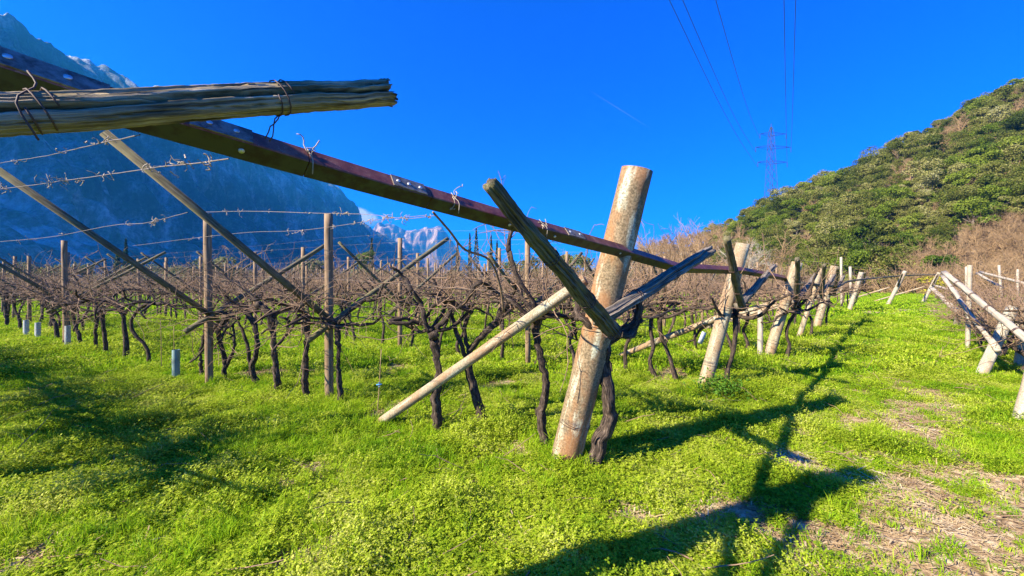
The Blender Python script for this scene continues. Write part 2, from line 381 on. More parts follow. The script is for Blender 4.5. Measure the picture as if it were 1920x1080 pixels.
# ---------------------------------------------------------------- mountains
m, nt, b = new_mat('limestone_massif')
gp = nt.nodes.new('ShaderNodeNewGeometry'); P_ = gp.outputs['Position']
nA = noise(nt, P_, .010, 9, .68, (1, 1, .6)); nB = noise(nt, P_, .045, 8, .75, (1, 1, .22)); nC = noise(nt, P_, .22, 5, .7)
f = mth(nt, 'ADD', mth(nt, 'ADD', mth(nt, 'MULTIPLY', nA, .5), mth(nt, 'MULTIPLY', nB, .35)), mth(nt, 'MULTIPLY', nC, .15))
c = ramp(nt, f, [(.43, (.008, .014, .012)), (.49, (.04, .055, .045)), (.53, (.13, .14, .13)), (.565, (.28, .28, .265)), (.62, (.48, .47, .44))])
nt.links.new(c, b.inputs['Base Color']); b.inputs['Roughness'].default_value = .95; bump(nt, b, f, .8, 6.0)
M['massif'] = m
def terrain(name, X, Y, Z, mat):
    ny, nx = X.shape; idx = np.arange(nx * ny).reshape(ny, nx)
    q = np.stack([idx[:-1, :-1], idx[:-1, 1:], idx[1:, 1:], idx[1:, :-1]], -1).reshape(-1, 4)
    mb = MB(); mb.add(np.stack([X, Y, Z], -1).reshape(-1, 3), q.tolist())
    return build(name, mb, mat)
# long ridge along the left side of the valley: crest at x = -675
yy = np.concatenate([np.linspace(150, 900, 260), np.linspace(903, 2700, 330)]); ss = np.linspace(0, 1.6, 130)
Yg, Sg = np.meshgrid(yy, ss, indexing='ij')
crest = np.interp(yy, [150, 420, 500, 515, 545, 600, 680, 900, 1200, 1450, 1520, 1580, 1800, 2150, 2500, 2700],
                  [355, 366, 366, 356, 348, 350, 360, 366, 362, 362, 300, 262, 245, 226, 120, 40])
prof = np.interp(ss, [0, .25, .45, .55, .75, .9, 1.0, 1.15, 1.6], [0, .12, .30, .40, .72, .92, 1.0, .97, .85])
Zg = crest[:, None] * prof[None, :] + (fbm(Yg * .02, Sg * 9, 5) - .5) * 55 * np.sin(np.pi * np.clip(Sg, 0, 1))
Xg = -330 - 345 * Sg - (fbm(Yg * .013 + 40, Sg * 3, 5) - .5) * 130 * np.clip(Sg * 3, 0, 1) * np.clip(1.25 - Sg, .1, 1)
rdg = lambda a, b: 1 - np.abs(2 * fbm(a, b, 4) - 1) * 2
Xg = Xg + ((rdg(Yg * .016, Sg * 2.2 + 3) - .75) * 55 + (rdg(Yg * .05 + 9, Sg * 7) - .7) * 18 - 8) * np.clip(Sg * 2.5 - .4, 0, 1) * np.interp(Sg, [.8, 1.0], [1, .1])
Zg = Zg + (rdg(Yg * .03 + 70, Sg * 8) - .4) * 16 * np.clip(Sg * 2, 0, 1) + (fbm(Yg * .09, Sg * 0 + 4.5, 3)[:, :] - .5) * 16 * np.clip((Sg - .6) * 3, 0, 1) * np.interp(Yg, [400, 600, 700], [1.6, .9, .5])
Zg = Zg - 3 * (1 - np.clip(Sg * 6, 0, 1))
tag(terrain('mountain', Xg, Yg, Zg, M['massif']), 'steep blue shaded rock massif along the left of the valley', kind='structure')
m, nt, b = new_mat('far_red_limestone')
P_ = nt.nodes.new('ShaderNodeNewGeometry').outputs['Position']
f = noise(nt, P_, .014, 7, .65, (1, 1, .5))
c = ramp(nt, f, [(.43, (.03, .04, .035)), (.495, (.15, .085, .055)), (.55, (.30, .175, .105)), (.66, (.46, .35, .26))])
nt.links.new(c, b.inputs['Base Color']); b.inputs['Roughness'].default_value = .95; bump(nt, b, f, .7, 10.0); M['farrock'] = m
aa = np.linspace(640, 905, 110); tt = np.linspace(0, 1.4, 40)
Ag, Tg = np.meshgrid(aa, tt, indexing='ij')
D_ = 2500 + 330 * Tg + (fbm(Ag * .045, Tg * 2, 5) - .5) * 420
sil = np.interp(aa, [640, 680, 700, 722, 745, 760, 800, 830, 842, 856, 880, 905], [466, 447, 426, 419, 423, 430, 426, 428, 442, 467, 498, 524])
pr = np.interp(tt, [0, .2, .45, .8, 1.0, 1.4], [0, .18, .5, .9, 1, .9])
Zg = (HZ - sil)[:, None] / F_PX * 2820 * pr[None] + (fbm(Ag * .09, Tg * 5, 4) - .5) * 45 * np.clip(Tg * 3, 0, 1)
tag(terrain('far_mountain', (Ag - 960) / F_PX * D_, D_, Zg, M['farrock']), 'distant sunlit reddish rock mountain at the valley mouth', kind='structure')

# wooded hill on the right
m, nt, b = new_mat('hill_undergrowth')
P_ = nt.nodes.new('ShaderNodeNewGeometry').outputs['Position']; f = noise(nt, P_, .5, 6, .65)
c = ramp(nt, f, [(.35, (.05, .045, .02)), (.5, (.13, .09, .05)), (.65, (.22, .15, .09))])
nt.links.new(c, b.inputs['Base Color']); b.inputs['Roughness'].default_value = 1; M['hill'] = m
def hill_foot(px): return np.interp(px, [1050, 1250, 1450, 1700, 1920, 2200, 2500], [95, 76, 62, 50, 44, 40, 38])
def hill_ridge(px): return np.interp(px, [1050, 1250, 1450, 1700, 1920, 2200, 2500], [130, 122, 112, 104, 98, 90, 85])
def hill_sil(px): return np.interp(px, [1050, 1150, 1250, 1330, 1400, 1440, 1550, 1650, 1700, 1800, 1920, 2200, 2500],
                                     [515, 500, 470, 452, 430, 404, 358, 318, 290, 240, 185, 120, 80])
def hill_z(px, t):
    Dr = hill_ridge(px); zr = CAM_H + (HZ - hill_sil(px)) / F_PX * Dr
    p = np.interp(t, [0, .08, .3, .6, .85, 1.0, 1.3, 2.0, 3.0], [0, .06, .30, .66, .93, 1.0, .96, .7, .3])
    return zr * p
def hill_pt(px, t):
    D = hill_foot(px) + (hill_ridge(px) - hill_foot(px)) * t
    return np.array([(px - 960) / F_PX * D, D, float(hill_z(px, t)) - .4])
aa = np.linspace(1050, 2500, 130); tt = np.linspace(0, 3.0, 60)
Ag, Tg = np.meshgrid(aa, tt, indexing='ij')
D_ = hill_foot(Ag) + (hill_ridge(Ag) - hill_foot(Ag)) * Tg
Zg = hill_z(Ag, Tg) + (fbm(Ag * .03, Tg * 12, 3) - .5) * 1.6 * np.clip(Tg * 5, 0, 1) - .4
tag(terrain('hill', (Ag - 960) / F_PX * D_, D_, Zg, M['hill']), 'wooded hillside rising on the right', kind='structure')

# ---------------------------------------------------------------- trellis lattice
P1 = np.array([.48, 3.44]); EDGE = np.array([2.40, 2.32]); ROW = np.array([-2.86, 1.66])
OUT = np.array([.87, -.5])                       # outwards along a row, towards the path
V3 = lambda p, z: np.array([p[0], p[1], z])
def tie(mb, p, axis, r, n=2, w=.0035):           # a few turns of wire round a pole
    axis = np.asarray(axis, float); axis /= np.linalg.norm(axis)
    a = np.array([0, 0, 1.]) if abs(axis[2]) < .9 else np.array([1., 0, 0])
    u = np.cross(axis, a); u /= np.linalg.norm(u); v = np.cross(axis, u)
    t = np.linspace(0, 2 * np.pi * n, 14 * n)
    k = r * (1.04 + .05 * np.sin(3 * t))
    P = np.asarray(p)[None] + k[:, None] * (np.cos(t)[:, None] * u + np.sin(t)[:, None] * v) + np.linspace(-.012, .012, len(t))[:, None] * axis * n
    mb.tube(P, w, 5)
def log_bar(mb, a, b, r0, r1, sides=14, n=24, bend=.004, groove=None, gn=.03, ridge=5):
    P = wiggle(a, b, n, bend)
    rf = None
    if groove:
        def rf(th, L):
            k = np.ones(np.broadcast_shapes(th.shape, L.shape))
            for g0, w, dp in groove:
                d = (th - g0 - .25 * np.sin(2.1 * L) - .08 * np.sin(11 * L) + np.pi) % (2 * np.pi) - np.pi
                k = k - dp * np.exp(-(d / w) ** 2)
            return k
    mb.tube(P, [r0, (r0 + r1) / 2, r1], sides, True, gn, ridge, rf)
    return P

# ---- the near concrete end post with its V of arms and its brace
def end_post(base, height, lean, r, label, arms, brace, mat, tag_plate=False, sides=28, zc=1.28):
    t = thing('end_post', label, 'post', (base[0], base[1], 0), group='leaning end posts along the path')
    top = V3(base + OUT * lean, height)
    mb = MB(); ax = top - V3(base, 0); b0 = V3(base, 0) - ax / height * .25
    mb.tube(np.array([b0 + (top - b0) * k for k in np.linspace(0, 1, 22)]), [r * 1.05, r * 1.0, r * 1.02, r * .98], sides, True, .009)
    part('pole', mb, mat, t)
    for a, b, r0, r1, mk, gr in arms:
        mb = MB(); log_bar(mb, a, b, r0, r1, 60 if sides > 30 else (18 if sides > 20 else 9), 60 if sides > 30 else 20, .0018 if sides > 30 else .003, gr, .022)
        p = part('arm', mb, M[mk], t)
    if brace:
        mb = MB(); ba, bb, br = brace; d = (np.asarray(bb) - ba); d /= np.linalg.norm(d)
        mb.tube(wiggle(np.asarray(ba) - d * .15, bb, 12, .0015), br, 12, True, .012)
        part('brace', mb, M['concrete_pale'], t)
    for z in (.33, .36, 1.1, 1.16, 1.2):
        if z > height: continue
        mb = MB(); tie(mb, V3(base + OUT * lean * z / height, z), ax + rng.normal(0, .12, 3) * height, r * 1.01, 1, .0028); part('tie_wire', mb, M['dark_wire'], t)
    for a, b, r0, r1, mk, gr in arms:
        for k in (.02, .3, .62):
            mb = MB(); tie(mb, np.asarray(a) + (np.asarray(b) - a) * k, np.asarray(b) - a, (r0 + (r1 - r0) * k) * 1.12, 2, .0035); part('tie_wire', mb, M['dark_wire'], t)
    return t
def rel_arms(base, lean, height, zc=1.27, s=1.0, r=(.052, .038)):
    c = V3(base + OUT * (lean * zc / height + .16), zc)
    l0 = c + np.array([.06, .05, -.08]); l1 = c + np.array([-.86, -1.2, .80]) * s
    q0 = c + np.array([-.05, -.03, -.05]); q1 = c + np.array([1.0, .72, .56]) * s
    return [(l0, l1, r[0], r[1], 'arm_log', [(2.0, .16, .35)]), (q0, q1, r[0] * 1.1, r[1] * .9, 'grey_log', [(1.0, .2, .3)])]
# P1, the hero
arms1 = [(at(1150, 622, 3.00), at(917, 344, 1.86), .060, .036, 'arm_log', [(3.3, .10, .4), (3.9, .08, .3), (4.5, .10, .45), (5.2, .08, .35), (5.8, .09, .4), (1.2, .1, .3)]),
         (at(1118, 602, 3.02), at(1333, 470, 3.80), .053, .046, 'grey_log', [(1.0, .22, .45), (2.6, .15, .3), (4.6, .14, .35)])]
end_post(P1, 2.50, .62, .128, 'thick rust-stained concrete end post leaning in front with a V of log arms', arms1,
         (gpt(713, 792), at(1097, 524, 3.42), .052), M['concrete'], sides=40)
P2 = P1 + EDGE
t = end_post(P2, 2.12, .50, .092, 'second leaning concrete end post with a weed clump at its foot', rel_arms(P2, .5, 2.12),
         (gpt(1150, 672), at(1360, 590, 5.75), .05), M['concrete_pale'])
# post 0 just outside the frame on the left: its log arm and shadow are in the picture
P0 = P1 - EDGE
end_post(P0 + np.array([0, -.02]), 3.25, .62, .128, 'tall concrete end post beside the camera holding the big log',
         [(V3(P0 + OUT * .45, 1.35), V3(P0 + OUT * .45 + np.array([-.8, -1.1]), 2.4), .055, .04, 'arm_log', None)], None, M['concrete'])
PJ = [gpt(1440, 672)[:2], gpt(1497, 636)[:2], gpt(1530, 616)[:2], gpt(1592, 583)[:2], gpt(1664, 573)[:2], gpt(1730, 568)[:2]]
names = ['third leaning concrete end post, a slim pole standing beside it', 'slim fourth end post standing between two thicker ones',
         'pale fifth end post where the brace poles cross', 'greyish sixth end post leaning beside a log arm',
         'leaning end post where the path ends, left of the last one', 'last leaning end post at the end of the path']
for k, p in enumerate(PJ):
    h = [1.95, 1.9, 2.05, 2.0, 2.15, 2.1][k]; r = [.095, .062, .11, .10, .10, .10][k]
    bs = p + np.array([-2.3, 1.3])
    end_post(p, h, .48 if k < 4 else .8, r, names[k], rel_arms(p, .48, h, 1.2, .95), (V3(bs, 0.), V3(p + OUT * .1, 1.15), .045),
             M['concrete_pale'] if k < 3 else M['concrete_white'], sides=14)
sp = gpt(1426, 672)
mb = MB(); mb.tube(wiggle(sp + np.array([0, 0, -.2]), sp + np.array([.0, .0, .98]), 8, .002), .05, 10)
tag(build('stub_pole', mb, M['pale_pole'], loc=sp), 'short pale stub pole beside the third end post', 'pole')

# hanging white plate on the second post
tp = at(1318, 632, 5.35)
mb = MB(); mb.box(tp + np.array([.02, .0, .07]), tp + np.array([-.045, 0, -.09]), .065, .004, up=(0, 1, .1)); 
tag(build('vineyard_tag', mb, M['tag_white'], loc=tp), 'small white plastic tag hanging on the second end post', 'tag')

# ---- steel rail along the arm ends
RP = [(-2.6, 2.38), (-1.6, 2.19), (-1.13, 2.09), (-.77, 2.037), (-.4, 1.987), (0., 1.935), (.79, 1.845), (1.66, 1.725), (3.26, 1.735)]
pts = [np.array([x, x + 2.2, z]) for x, z in RP]
rail = thing('steel_rail', 'red-brown steel rail crossing the picture above the arms', 'rail', pts[5] * [1, 1, 0])
side = np.array([1, -1, 0]) / math.sqrt(2)
mb = MB()
W, Hh, TH = .085, .074, .006
def rail_piece(mb, a, b, prof):
    t = (b - a) / np.linalg.norm(b - a); up = np.array([0, 0, 1.]); up = up - t * up.dot(t); up /= np.linalg.norm(up); q = np.cross(t, up)
    m_ = len(prof); V = [p + q * c + up * d for p in (a, b) for c, d in prof]
    f = [(j, (j + 1) % m_, m_ + (j + 1) % m_, m_ + j) for j in range(m_)] + [tuple(range(m_ - 1, -1, -1)), tuple(range(m_, 2 * m_))]
    mb.add(V, f, [(j / m_, L) for L in (0, 1) for j in range(m_)])
PHI, HS = R(38), .037
def rot_prof(r_): return [(x * math.cos(PHI) - y * math.sin(PHI), x * math.sin(PHI) + y * math.cos(PHI)) for x, y in r_]
e_ = .004
prof = rot_prof([(-HS, -HS), (HS - e_, -HS), (HS, -HS + e_), (HS, HS - e_), (HS - e_, HS), (-HS, HS)])
nU = side * math.cos(PHI) + np.array([0, 0, math.sin(PHI)]); nL = side * math.sin(PHI) - np.array([0, 0, math.cos(PHI)])
for k in range(len(pts) - 1):
    mb = MB(); d = (pts[k + 1] - pts[k]); d /= np.linalg.norm(d)
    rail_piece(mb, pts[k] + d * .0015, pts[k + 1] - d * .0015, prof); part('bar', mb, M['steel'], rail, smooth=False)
def rail_at(px):
    k = (px - 960) / F_PX; D = 2.2 / (1 - k); x = k * D
    return np.array([x, D, np.interp(x, [p[0] for p in pts], [p[2] for p in pts])])
for x0, x1, hs_ in ((-120, 200, (20, 130)), (352, 468, (390, 440)), (728, 790, (740, 760, 781)), (1055, 1086, (1062, 1080))):
    a, b = rail_at(x0), rail_at(x1); mb = MB()
    rail_piece(mb, a, b, rot_prof([(HS + .0005, -HS * .93), (HS + .005, -HS * .93), (HS + .005, HS * .93), (HS + .0005, HS * .93)])); pl = part('splice_plate', mb, M['plate'], rail, smooth=False)
    for hx in hs_:
        c = rail_at(hx) + nU * (HS + .0045); mb = MB()
        mb.tube([c, c + nU * .004], .0085, 12); h_ = link('hole_disc', mb.mesh('hole_disc', M['hole_disc']), pl)  # bright disc added in place of a plate hole with sky behind
        h_.location = -Vector(rail.location)
for hx in (450, 950, 1035, 1158, 1252):
    c = rail_at(hx) + nL * HS; mb = MB(); mb.tube([c - nL * .003, c + nL * .004], .009, 10)
    part('hole_disc', mb, M['hole_disc'], rail)  # these too are added bright discs where sky shows through rail holes
# wire knots on the rail
for hx in (575, 845, 1010):
    c = rail_at(hx) + nU * (HS + .006); mb = MB()
    for _ in range(5): mb.tube(walk(c + rng.normal(0, .006, 3), rng.normal(0, 1, 3), .09, 7, .7), .0022, 4)
    mb.tube(spline([c + np.array([0, 0, .03]) - side * .03, c, c + side * .035 - np.array([0, 0, .03]), c + side * .03 - np.array([0, 0, .08])], 8), .002, 4)
    part('wire_knot', mb, M['straw'], rail)
# farther rails, post to post
fr = [np.array([3.26, 5.46, 1.735]), at(1470, 521, 7.7), at(1490, 541, 8.2)]
for k, (a, b) in enumerate(zip(fr[:-1], fr[1:])):
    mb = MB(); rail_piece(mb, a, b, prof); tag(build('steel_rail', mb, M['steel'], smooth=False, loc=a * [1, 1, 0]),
        ['brown steel rail running on behind the second end post', 'bent end piece of the brown rail near the third end post'][k], 'rail')
f2 = [at(1492, 531, 8.4), at(1572, 536, 13), at(1600, 526, 17), at(1692, 517, 24.5), at(1757, 515, 27)]
mb = MB(); mb.tube(spline(f2, 24), .045, 7, True, .05)
tag(build('wooden_rail', mb, M['arm_log'], loc=f2[0] * [1, 1, 0]), 'dark wooden rail joining the far end posts', 'rail')

# ---- the big log over the camera
la, lb = np.array([-1.30, .40, 1.73]), np.array([-.468, 1.44, 2.302])
lt = thing('log_arm', 'big cracked weathered log jutting into the sky at upper left', 'log', (la[0], la[1], 0))
mb = MB(); P = wiggle(la, lb, 120, .0006, 3)
def rf(th, L):
    k = 1 + .05 * np.sin(3 * th + 1.5 * L) + .03 * np.sin(7 * th - 2 * L) + .010 * np.sin(17 * th + 3 * np.sin(4 * L))
    for g0, w, dp in ((1.42, .13, 1.0), (1.05, .04, .40), (.75, .03, .3), (2.15, .02, .22), (2.6, .025, .25), (.45, .05, .35), (5.7, .06, .3)):
        d = (th - g0 - .12 * np.sin(5 * L + g0 * 9) - .05 * np.sin(19 * L + g0) - .025 * np.sin(53 * L + g0 * 5) + np.pi) % (2 * np.pi) - np.pi
        k = k - dp * np.exp(-(d / w) ** 2) * np.clip(.35 + L / 1.4, .3, 1)
    return k
mb.tube(P, [.036, .038, .041, .045, .045], 96, True, .010, 0, rf)
V_ = mb.v[-1]; V_[-96:] += rng.normal(0, .0035, (96, 3)) + (lb - la) / np.linalg.norm(lb - la) * (rng.normal(0, .006, (96, 1)) + .008 * np.sin(np.arange(96) * .2)[:, None]); part('trunk', mb, M['log'], lt)
for k, nn, r_ in ((.385, 2, .0415), (.725, 2, .047)):
    mb = MB(); tie(mb, la + (lb - la) * k, lb - la, r_, nn, .002); part('tie_wire', mb, M['dark_wire'], lt)
c = la + (lb - la) * .725
for e in ((-.03, -.005, -.13), (-.045, .0, -.12)): mb = MB(); mb.tube(wiggle(c + np.array([.0, .0, -.045]), c + np.array(e), 6, .003), .0018, 5); part('wire_end', mb, M['dark_wire'], lt)
c = la + (lb - la) * .385; mb = MB()
mb.tube(spline([c + np.array([-.08, .05, .10]), c + np.array([-.03, .0, .085]), c + np.array([.0, -.01, .05]), c + np.array([.01, -.05, .0]), c + np.array([.03, -.03, -.07])], 14), .002, 5)
part('tie_wire', mb, M['dark_wire'], lt)

# ---- interior posts with V arms
pole_protos = {}
def inner_post(base, j, i, label, left_z, hero=False, base_px=None):
    h = 2.5 + rng.normal(0, .06); rr = .052
    t = thing('trellis_post', label, 'post', (base[0], base[1], 0), group='wooden trellis posts row %d' % j)
    mb = MB(); ln = rng.normal(0, .03, 2)
    mb.tube(wiggle(V3(base, -.2), V3(base + ln, h), 14 if hero else 5, .0015), rr, 16 if hero else 7, True, .012)
    part('pole', mb, M['pole'], t)
    d = math.hypot(*base)
    k = left_z
    mb = MB(); a = V3(base + [.12, .05], .96); b = V3(base + np.array([-1.30, -1.58]) * (k - 1) / 1.95, k)
    if hero: mb.box(a, b, .062, .072, bev=.012)
    else: mb.tube(wiggle(a, b, 7, .003), [.034, .03], 6, True, .04)
    part('arm', mb, M['beam'] if rng.random() < .6 or hero else M['arm_log'], t)
    if j == 0: return t
    mb = MB(); a = V3(base + [-.16, -.26], .84); b = V3(base + np.array([1.27, 1.27]) * rng.uniform(.9, 1.05), 2.3 + rng.normal(0, .08))
    mb.tube(wiggle(a, b, 12, .003), [.04, .033], 8, True, .05)
    part('arm', mb, M['arm_log'] if rng.random() < .6 else M['beam'], t)
    if d < 9:
        for z in (.62, 1.0, 1.9):
            mb = MB(); tie(mb, V3(base, z), (0.05, 0, 1), rr, 2, .0025); part('tie_wire', mb, M['dark_wire'], t)
    return t
A = {1: gpt(618, 756)[:2], 2: gpt(393, 722)[:2], 4: gpt(124, 650)[:2]}
A[3] = (A[2] + A[4]) / 2 + np.array([-.3, .4])
ordn = ['first', 'second', 'third', 'fourth', 'fifth', 'sixth', 'seventh', 'eighth', 'ninth', 'tenth', 'eleventh', 'twelfth', 'thirteenth', 'fourteenth']
inner_post(A[1], 1, 1, 'brown wooden post left of centre, a long olive beam ending at its middle', 2.92, True)
inner_post(A[2], 1, 2, 'brown wooden post third from left with a grey beam rising to the left edge', 3.05, True)
inner_post(A[4], 1, 4, 'tan wooden post near the left edge with a plastic guard at its foot', 2.75, True)
POSTS = []
for j in range(0, 10):
    org = P1 + EDGE * (j - 1)
    for i in range(1, 15):
        p = org + ROW * i
        if j == 1 and i < 5: continue
        if j == 2 and i == 1: p = gpt(990, 686)[:2]
        if j == 2 and i == 2: p = gpt(750, 656)[:2]
        p = p + (rng.normal(0, .12, 2) if not (j == 2 and i < 3) else 0)
        if p[0] / p[1] < -1.75 or math.hypot(*p) > 38 or (j == 0 and i > 4): continue
        lz = 2.95 if j == 0 else (2.5 if j < 3 else 2.3) + rng.normal(0, .1)
        if j == 2 and i == 1: lz = 2.05
        lab = {(2, 1): 'tan leaning wooden post just left of the concrete end post', (2, 2): 'tan wooden post in the row behind, left of the arching cane'}.get((j, i),
              'wooden post with crossed arms standing in the %s vine row behind' % ordn[j])
        if j == 0: lab = 'wooden post with crossed arms in the row beside the camera'
        inner_post(p, j, i, lab, lz)

# ---------------------------------------------------------------- vines
E2 = EDGE / np.linalg.norm(EDGE); R2 = ROW / np.linalg.norm(ROW)
def canes(mb_c, mb_t, head, n_c, n_t, sc=1.0, thick=1.0, e2=E2, r2=R2, g=None, sub=2, sides=5, up=.55):
    g = g or rng; tips = []
    for k in range(n_c):
        s = g.choice([-1, 1]); mixr = g.uniform(-1, 1)
        d = np.array([*(e2 * s * g.uniform(.2, 1) + r2 * mixr), g.uniform(-.1, .35)])
        P = walk(head + g.normal(0, .015, 3), d, g.uniform(.45, .85) * sc, 9, .28, (0, 0, .15), g)
        mb_c.tube(P, [.026 * thick, .019 * thick, .012 * thick], max(sides, 5), True, .12)
        tips.append(P)
    for k in range(n_t):
        P0_ = tips[k % len(tips)]; st = P0_[g.integers(2, len(P0_))]
        s = g.choice([-1, 1])
        d = np.array([*(e2 * s * g.uniform(.1, 1) + r2 * g.uniform(-1.2, 1.2)), g.uniform(-.15, .8)])
        Q = walk(st, d, g.uniform(.35, 1.15) * sc, 8, .20, (0, 0, up * g.uniform(-.6, 1.0)), g)
        mb_t.tube(Q, [.0062 * thick, .0045 * thick, .0025 * thick], sides - 1, False, .05)
        for _ in range(sub):
            q = Q[g.integers(2, len(Q))]
            mb_t.tube(walk(q, g.normal(0, 1, 3) * [1, 1, .7], g.uniform(.08, .4) * sc, 5, .3, (0, 0, .1), g), [.0035 * thick, .0018 * thick], 3, False)

# near vines of the first row, one by one
HERO = [
 ('thick gnarled vine growing against the right of the concrete end post', [(1110,862),(1125,826),(1141,792),(1139,740),(1134,690),(1132,655),(1138,628)], 38, 3.30,
   [[(1138,642),(1165,622),(1192,603),(1198,575),(1204,548)], [(1135,632),(1104,608),(1084,590),(1088,556)], [(1134,640),(1120,612),(1108,588),(1080,600)], [(1150,625),(1180,628),(1200,600)]]),
 ('slender vine just left of the concrete end post', [(1023,838),(1017,775),(1024,722),(1012,665),(1004,612),(1008,585)], 21, None,
   [[(1005,604),(962,568),(930,545),(905,530)], [(1008,596),(1042,592),(1088,596)], [(1008,590),(990,550),(965,505),(958,470)]]),
 ('leaning vine with a twisted double stem behind the brace pole', [(910,802),(892,742),(878,690),(882,660),(905,628),(936,598),(942,580)], 20, None,
   [[(878,690),(862,640),(846,590),(842,560)], [(925,607),(945,590),(970,570)], [(880,670),(872,620),(880,590)]]),
 ('stout forked vine in front of the brace pole foot', [(824,814),(817,762),(821,702),(815,650),(813,622)], 23, None,
   [[(813,628),(792,606),(762,607),(728,604)], [(806,624),(794,596),(791,568),(774,545)], [(818,618),(832,602),(850,578),(846,560)]]),
 ('dark straight vine pressed against the post left of centre', [(640,768),(634,702),(636,650),(631,610)], 13, None, [[(632,612),(650,590),(690,560)]]),
 ('dark blunt-headed vine left of the olive beam foot', [(577,757),(571,702),(575,645),(571,602),(573,586)], 16, None, [[(573,590),(556,578),(530,570)]]),
 ('dark upright vine with a broad base in the first row', [(522,748),(519,702),(511,642),(506,592),(482,570)], 16, None, [[(507,600),(530,580),(560,572)]]),
 ('curved vine leaning against its neighbour in the first row', [(486,727),(472,690),(486,652),(478,612),(460,582)], 14, None, [[(470,690),(462,640),(446,602)]]),
 ('dark vine just right of the third post from left', [(424,717),(418,662),(411,622),(425,592)], 13, None, [[(420,600),(440,585),(470,580)], [(423,690),(438,650),(436,610)]]),
 ('thin dark vine just left of the third post from left', [(380,713),(376,662),(386,612)], 9, None, []),
 ('vine bent into a hook near the blue plastic guard', [(277,692),(275,657),(249,620),(248,592),(266,574),(286,568)], 9, None, []),
 ('straight vine left of the hooked vine', [(236,682),(238,642),(232,600),(224,578),(205,562)], 12, None, [[(233,590),(245,575),(258,566)]]),
 ('right one of a close pair of vines on the left', [(199,670),(194,622),(192,582)], 10, None, []),
 ('left one of a close pair of vines on the left', [(182,666),(180,622),(185,582),(174,562)], 8, None, []),
 ('wavy vine right of the post near the left edge', [(154,657),(150,627),(138,602),(137,572)], 9, None, []),
 ('brown vine left of the post near the left edge', [(109,645),(104,612),(97,592),(102,562)], 10, None, []),
 ('thin s-shaped vine beside the plastic guards', [(37,627),(36,602),(25,576),(23,552)], 7, None, []),
 ('vine at the left edge of the picture', [(14,620),(11,582),(8,552)], 8, None, []),
]
for label, tr, w, D, br in HERO:
    D = D or dep(tr[0][1] - 4); P = [at(x, y, D) for x, y in tr]
    P[0] = P[0] * [1, 1, 0] + [0, 0, -.04]
    for k in range(1, len(P)): P[k] = P[k] + np.array([0, rng.normal(0, .02) - .03 * (D < 4 and k > 2) * 0, 0])
    t = thing('grape_vine', label, 'vine', (P[0][0], P[0][1], 0), group='bare vines of the first row')
    r = w * .62 / F_PX * D / 2; mb = MB()
    n = 30 if D < 7 else 16
    S_ = spline(P, n) + rng.normal(0, .006, (n, 3)); ra = r * (1 + .22 * np.sin(np.linspace(0, 9, n)) * rng.uniform(.4, 1)) ; ra[0:2] *= 1.45; ra[-2:] *= 1.25
    mb.tube(S_, ra, 16 if D < 6 else 10, True, .10, 4)
    for _ in range(22 if D < 7 else 6):                      # strips of loose bark
        k = rng.integers(1, n - 3); q = S_[k] + rng.normal(0, 1, 3) * [1, 1, 0] * r * .75
        mb.tube(np.array([q, q + (S_[k + 1] - S_[k]) + rng.normal(0, .006, 3), q + (S_[k + 2] - S_[k]) + rng.normal(0, .01, 3)]), [r * .12, r * .16, r * .05], 4, False)
    part('trunk', mb, M['bark'], t)
    mc, mt = MB(), MB(); head = S_[-1]
    for b in br:
        Q = np.array([at(x, y, D + rng.normal(0, .05) * (k > 0)) for k, (x, y) in enumerate(b)])
        Q = spline(Q, 12) + rng.normal(0, .006, (12, 3))
        mc.tube(Q, [r * .75, r * .6, r * .45], 9, True, .14, 3)
        if D > 3.36: canes(mc, mt, Q[-1], 1, 5, .75, 1.0)
    if D > 3.36: canes(mc, mt, head, 3 if D < 7 else 4, 22 if D < 6 else 28, 1.0 if D < 6 else 1.15, 1.0 if D < 7 else 1.15)
    else: canes(mc, mt, head, 1, 8, .6, .9)
    part('cordon', mc, M['bark'], t); part('cane', tag(mt) if False else mt, M['cane'], t)['kind'] = 'stuff'
# a long arching cane from the rail to the cordons
mb = MB(); mb.tube(spline([at(812, 398, 2.0), at(842, 432, 2.3), at(872, 468, 2.7), at(918, 488, 3.0), at(938, 538, 3.2), at(944, 585, 3.35)], 26), [.006, .009, .011], 7, True, .06)
for a_, b_ in (((1145, 700), (1175, 600)), ):
    pass
tag(build('vine_cane', mb, M['cane'], loc=at(944, 585, 3.35)), 'long dark cane arching down from the rail', 'cane')

# generic vine kinds, then copies along the rows (local frame = world directions, since all rows are parallel)
PROTO = []
for k in range(9):
    g = np.random.default_rng(100 + k)
    t = thing('grape_vine', 'bare vine', 'vine', (0, 0, 0))
    H = g.uniform(.98, 1.12); mb = MB()
    P = [np.array([0, 0, -.08])]; x = np.zeros(2)
    for z in (.25, .5, .75, H):
        x = x + g.normal(0, .06, 2); P.append(np.array([x[0], x[1], z]))
    S_ = spline(P, 14); mb.tube(S_, [.05, .030, .028, .031, .04], 8, True, .12, 3); part('trunk', mb, M['bark'], t)
    mc, mt = MB(), MB(); canes(mc, mt, S_[-1], 5, 24, 1.2, 1.2, g=g, sub=2, sides=4, up=1.1)
    part('cordon', mc, M['bark'], t); part('cane', mt, M['cane'], t)['kind'] = 'stuff'
    PROTO.append(t)
spots = []
for j in range(0, 11):
    org = P1 + EDGE * (j - 1); 
    for s in np.arange(.35, 46, (.82 if j != 0 else .72)):
        p = org + R2 * s + rng.normal(0, .07, 2)
        if j == 1 and s < 13.5: continue
        if j == 0 and (s < 2.0 or s > 13): continue
        if p[0] / p[1] < -1.6: 
            if j != 0: continue
        spots.append((math.hypot(*p), j, p))
spots.sort(key=lambda s: s[0])
near_s, far_s = spots[:250], spots[250:]
used = set()
ROW0 = []
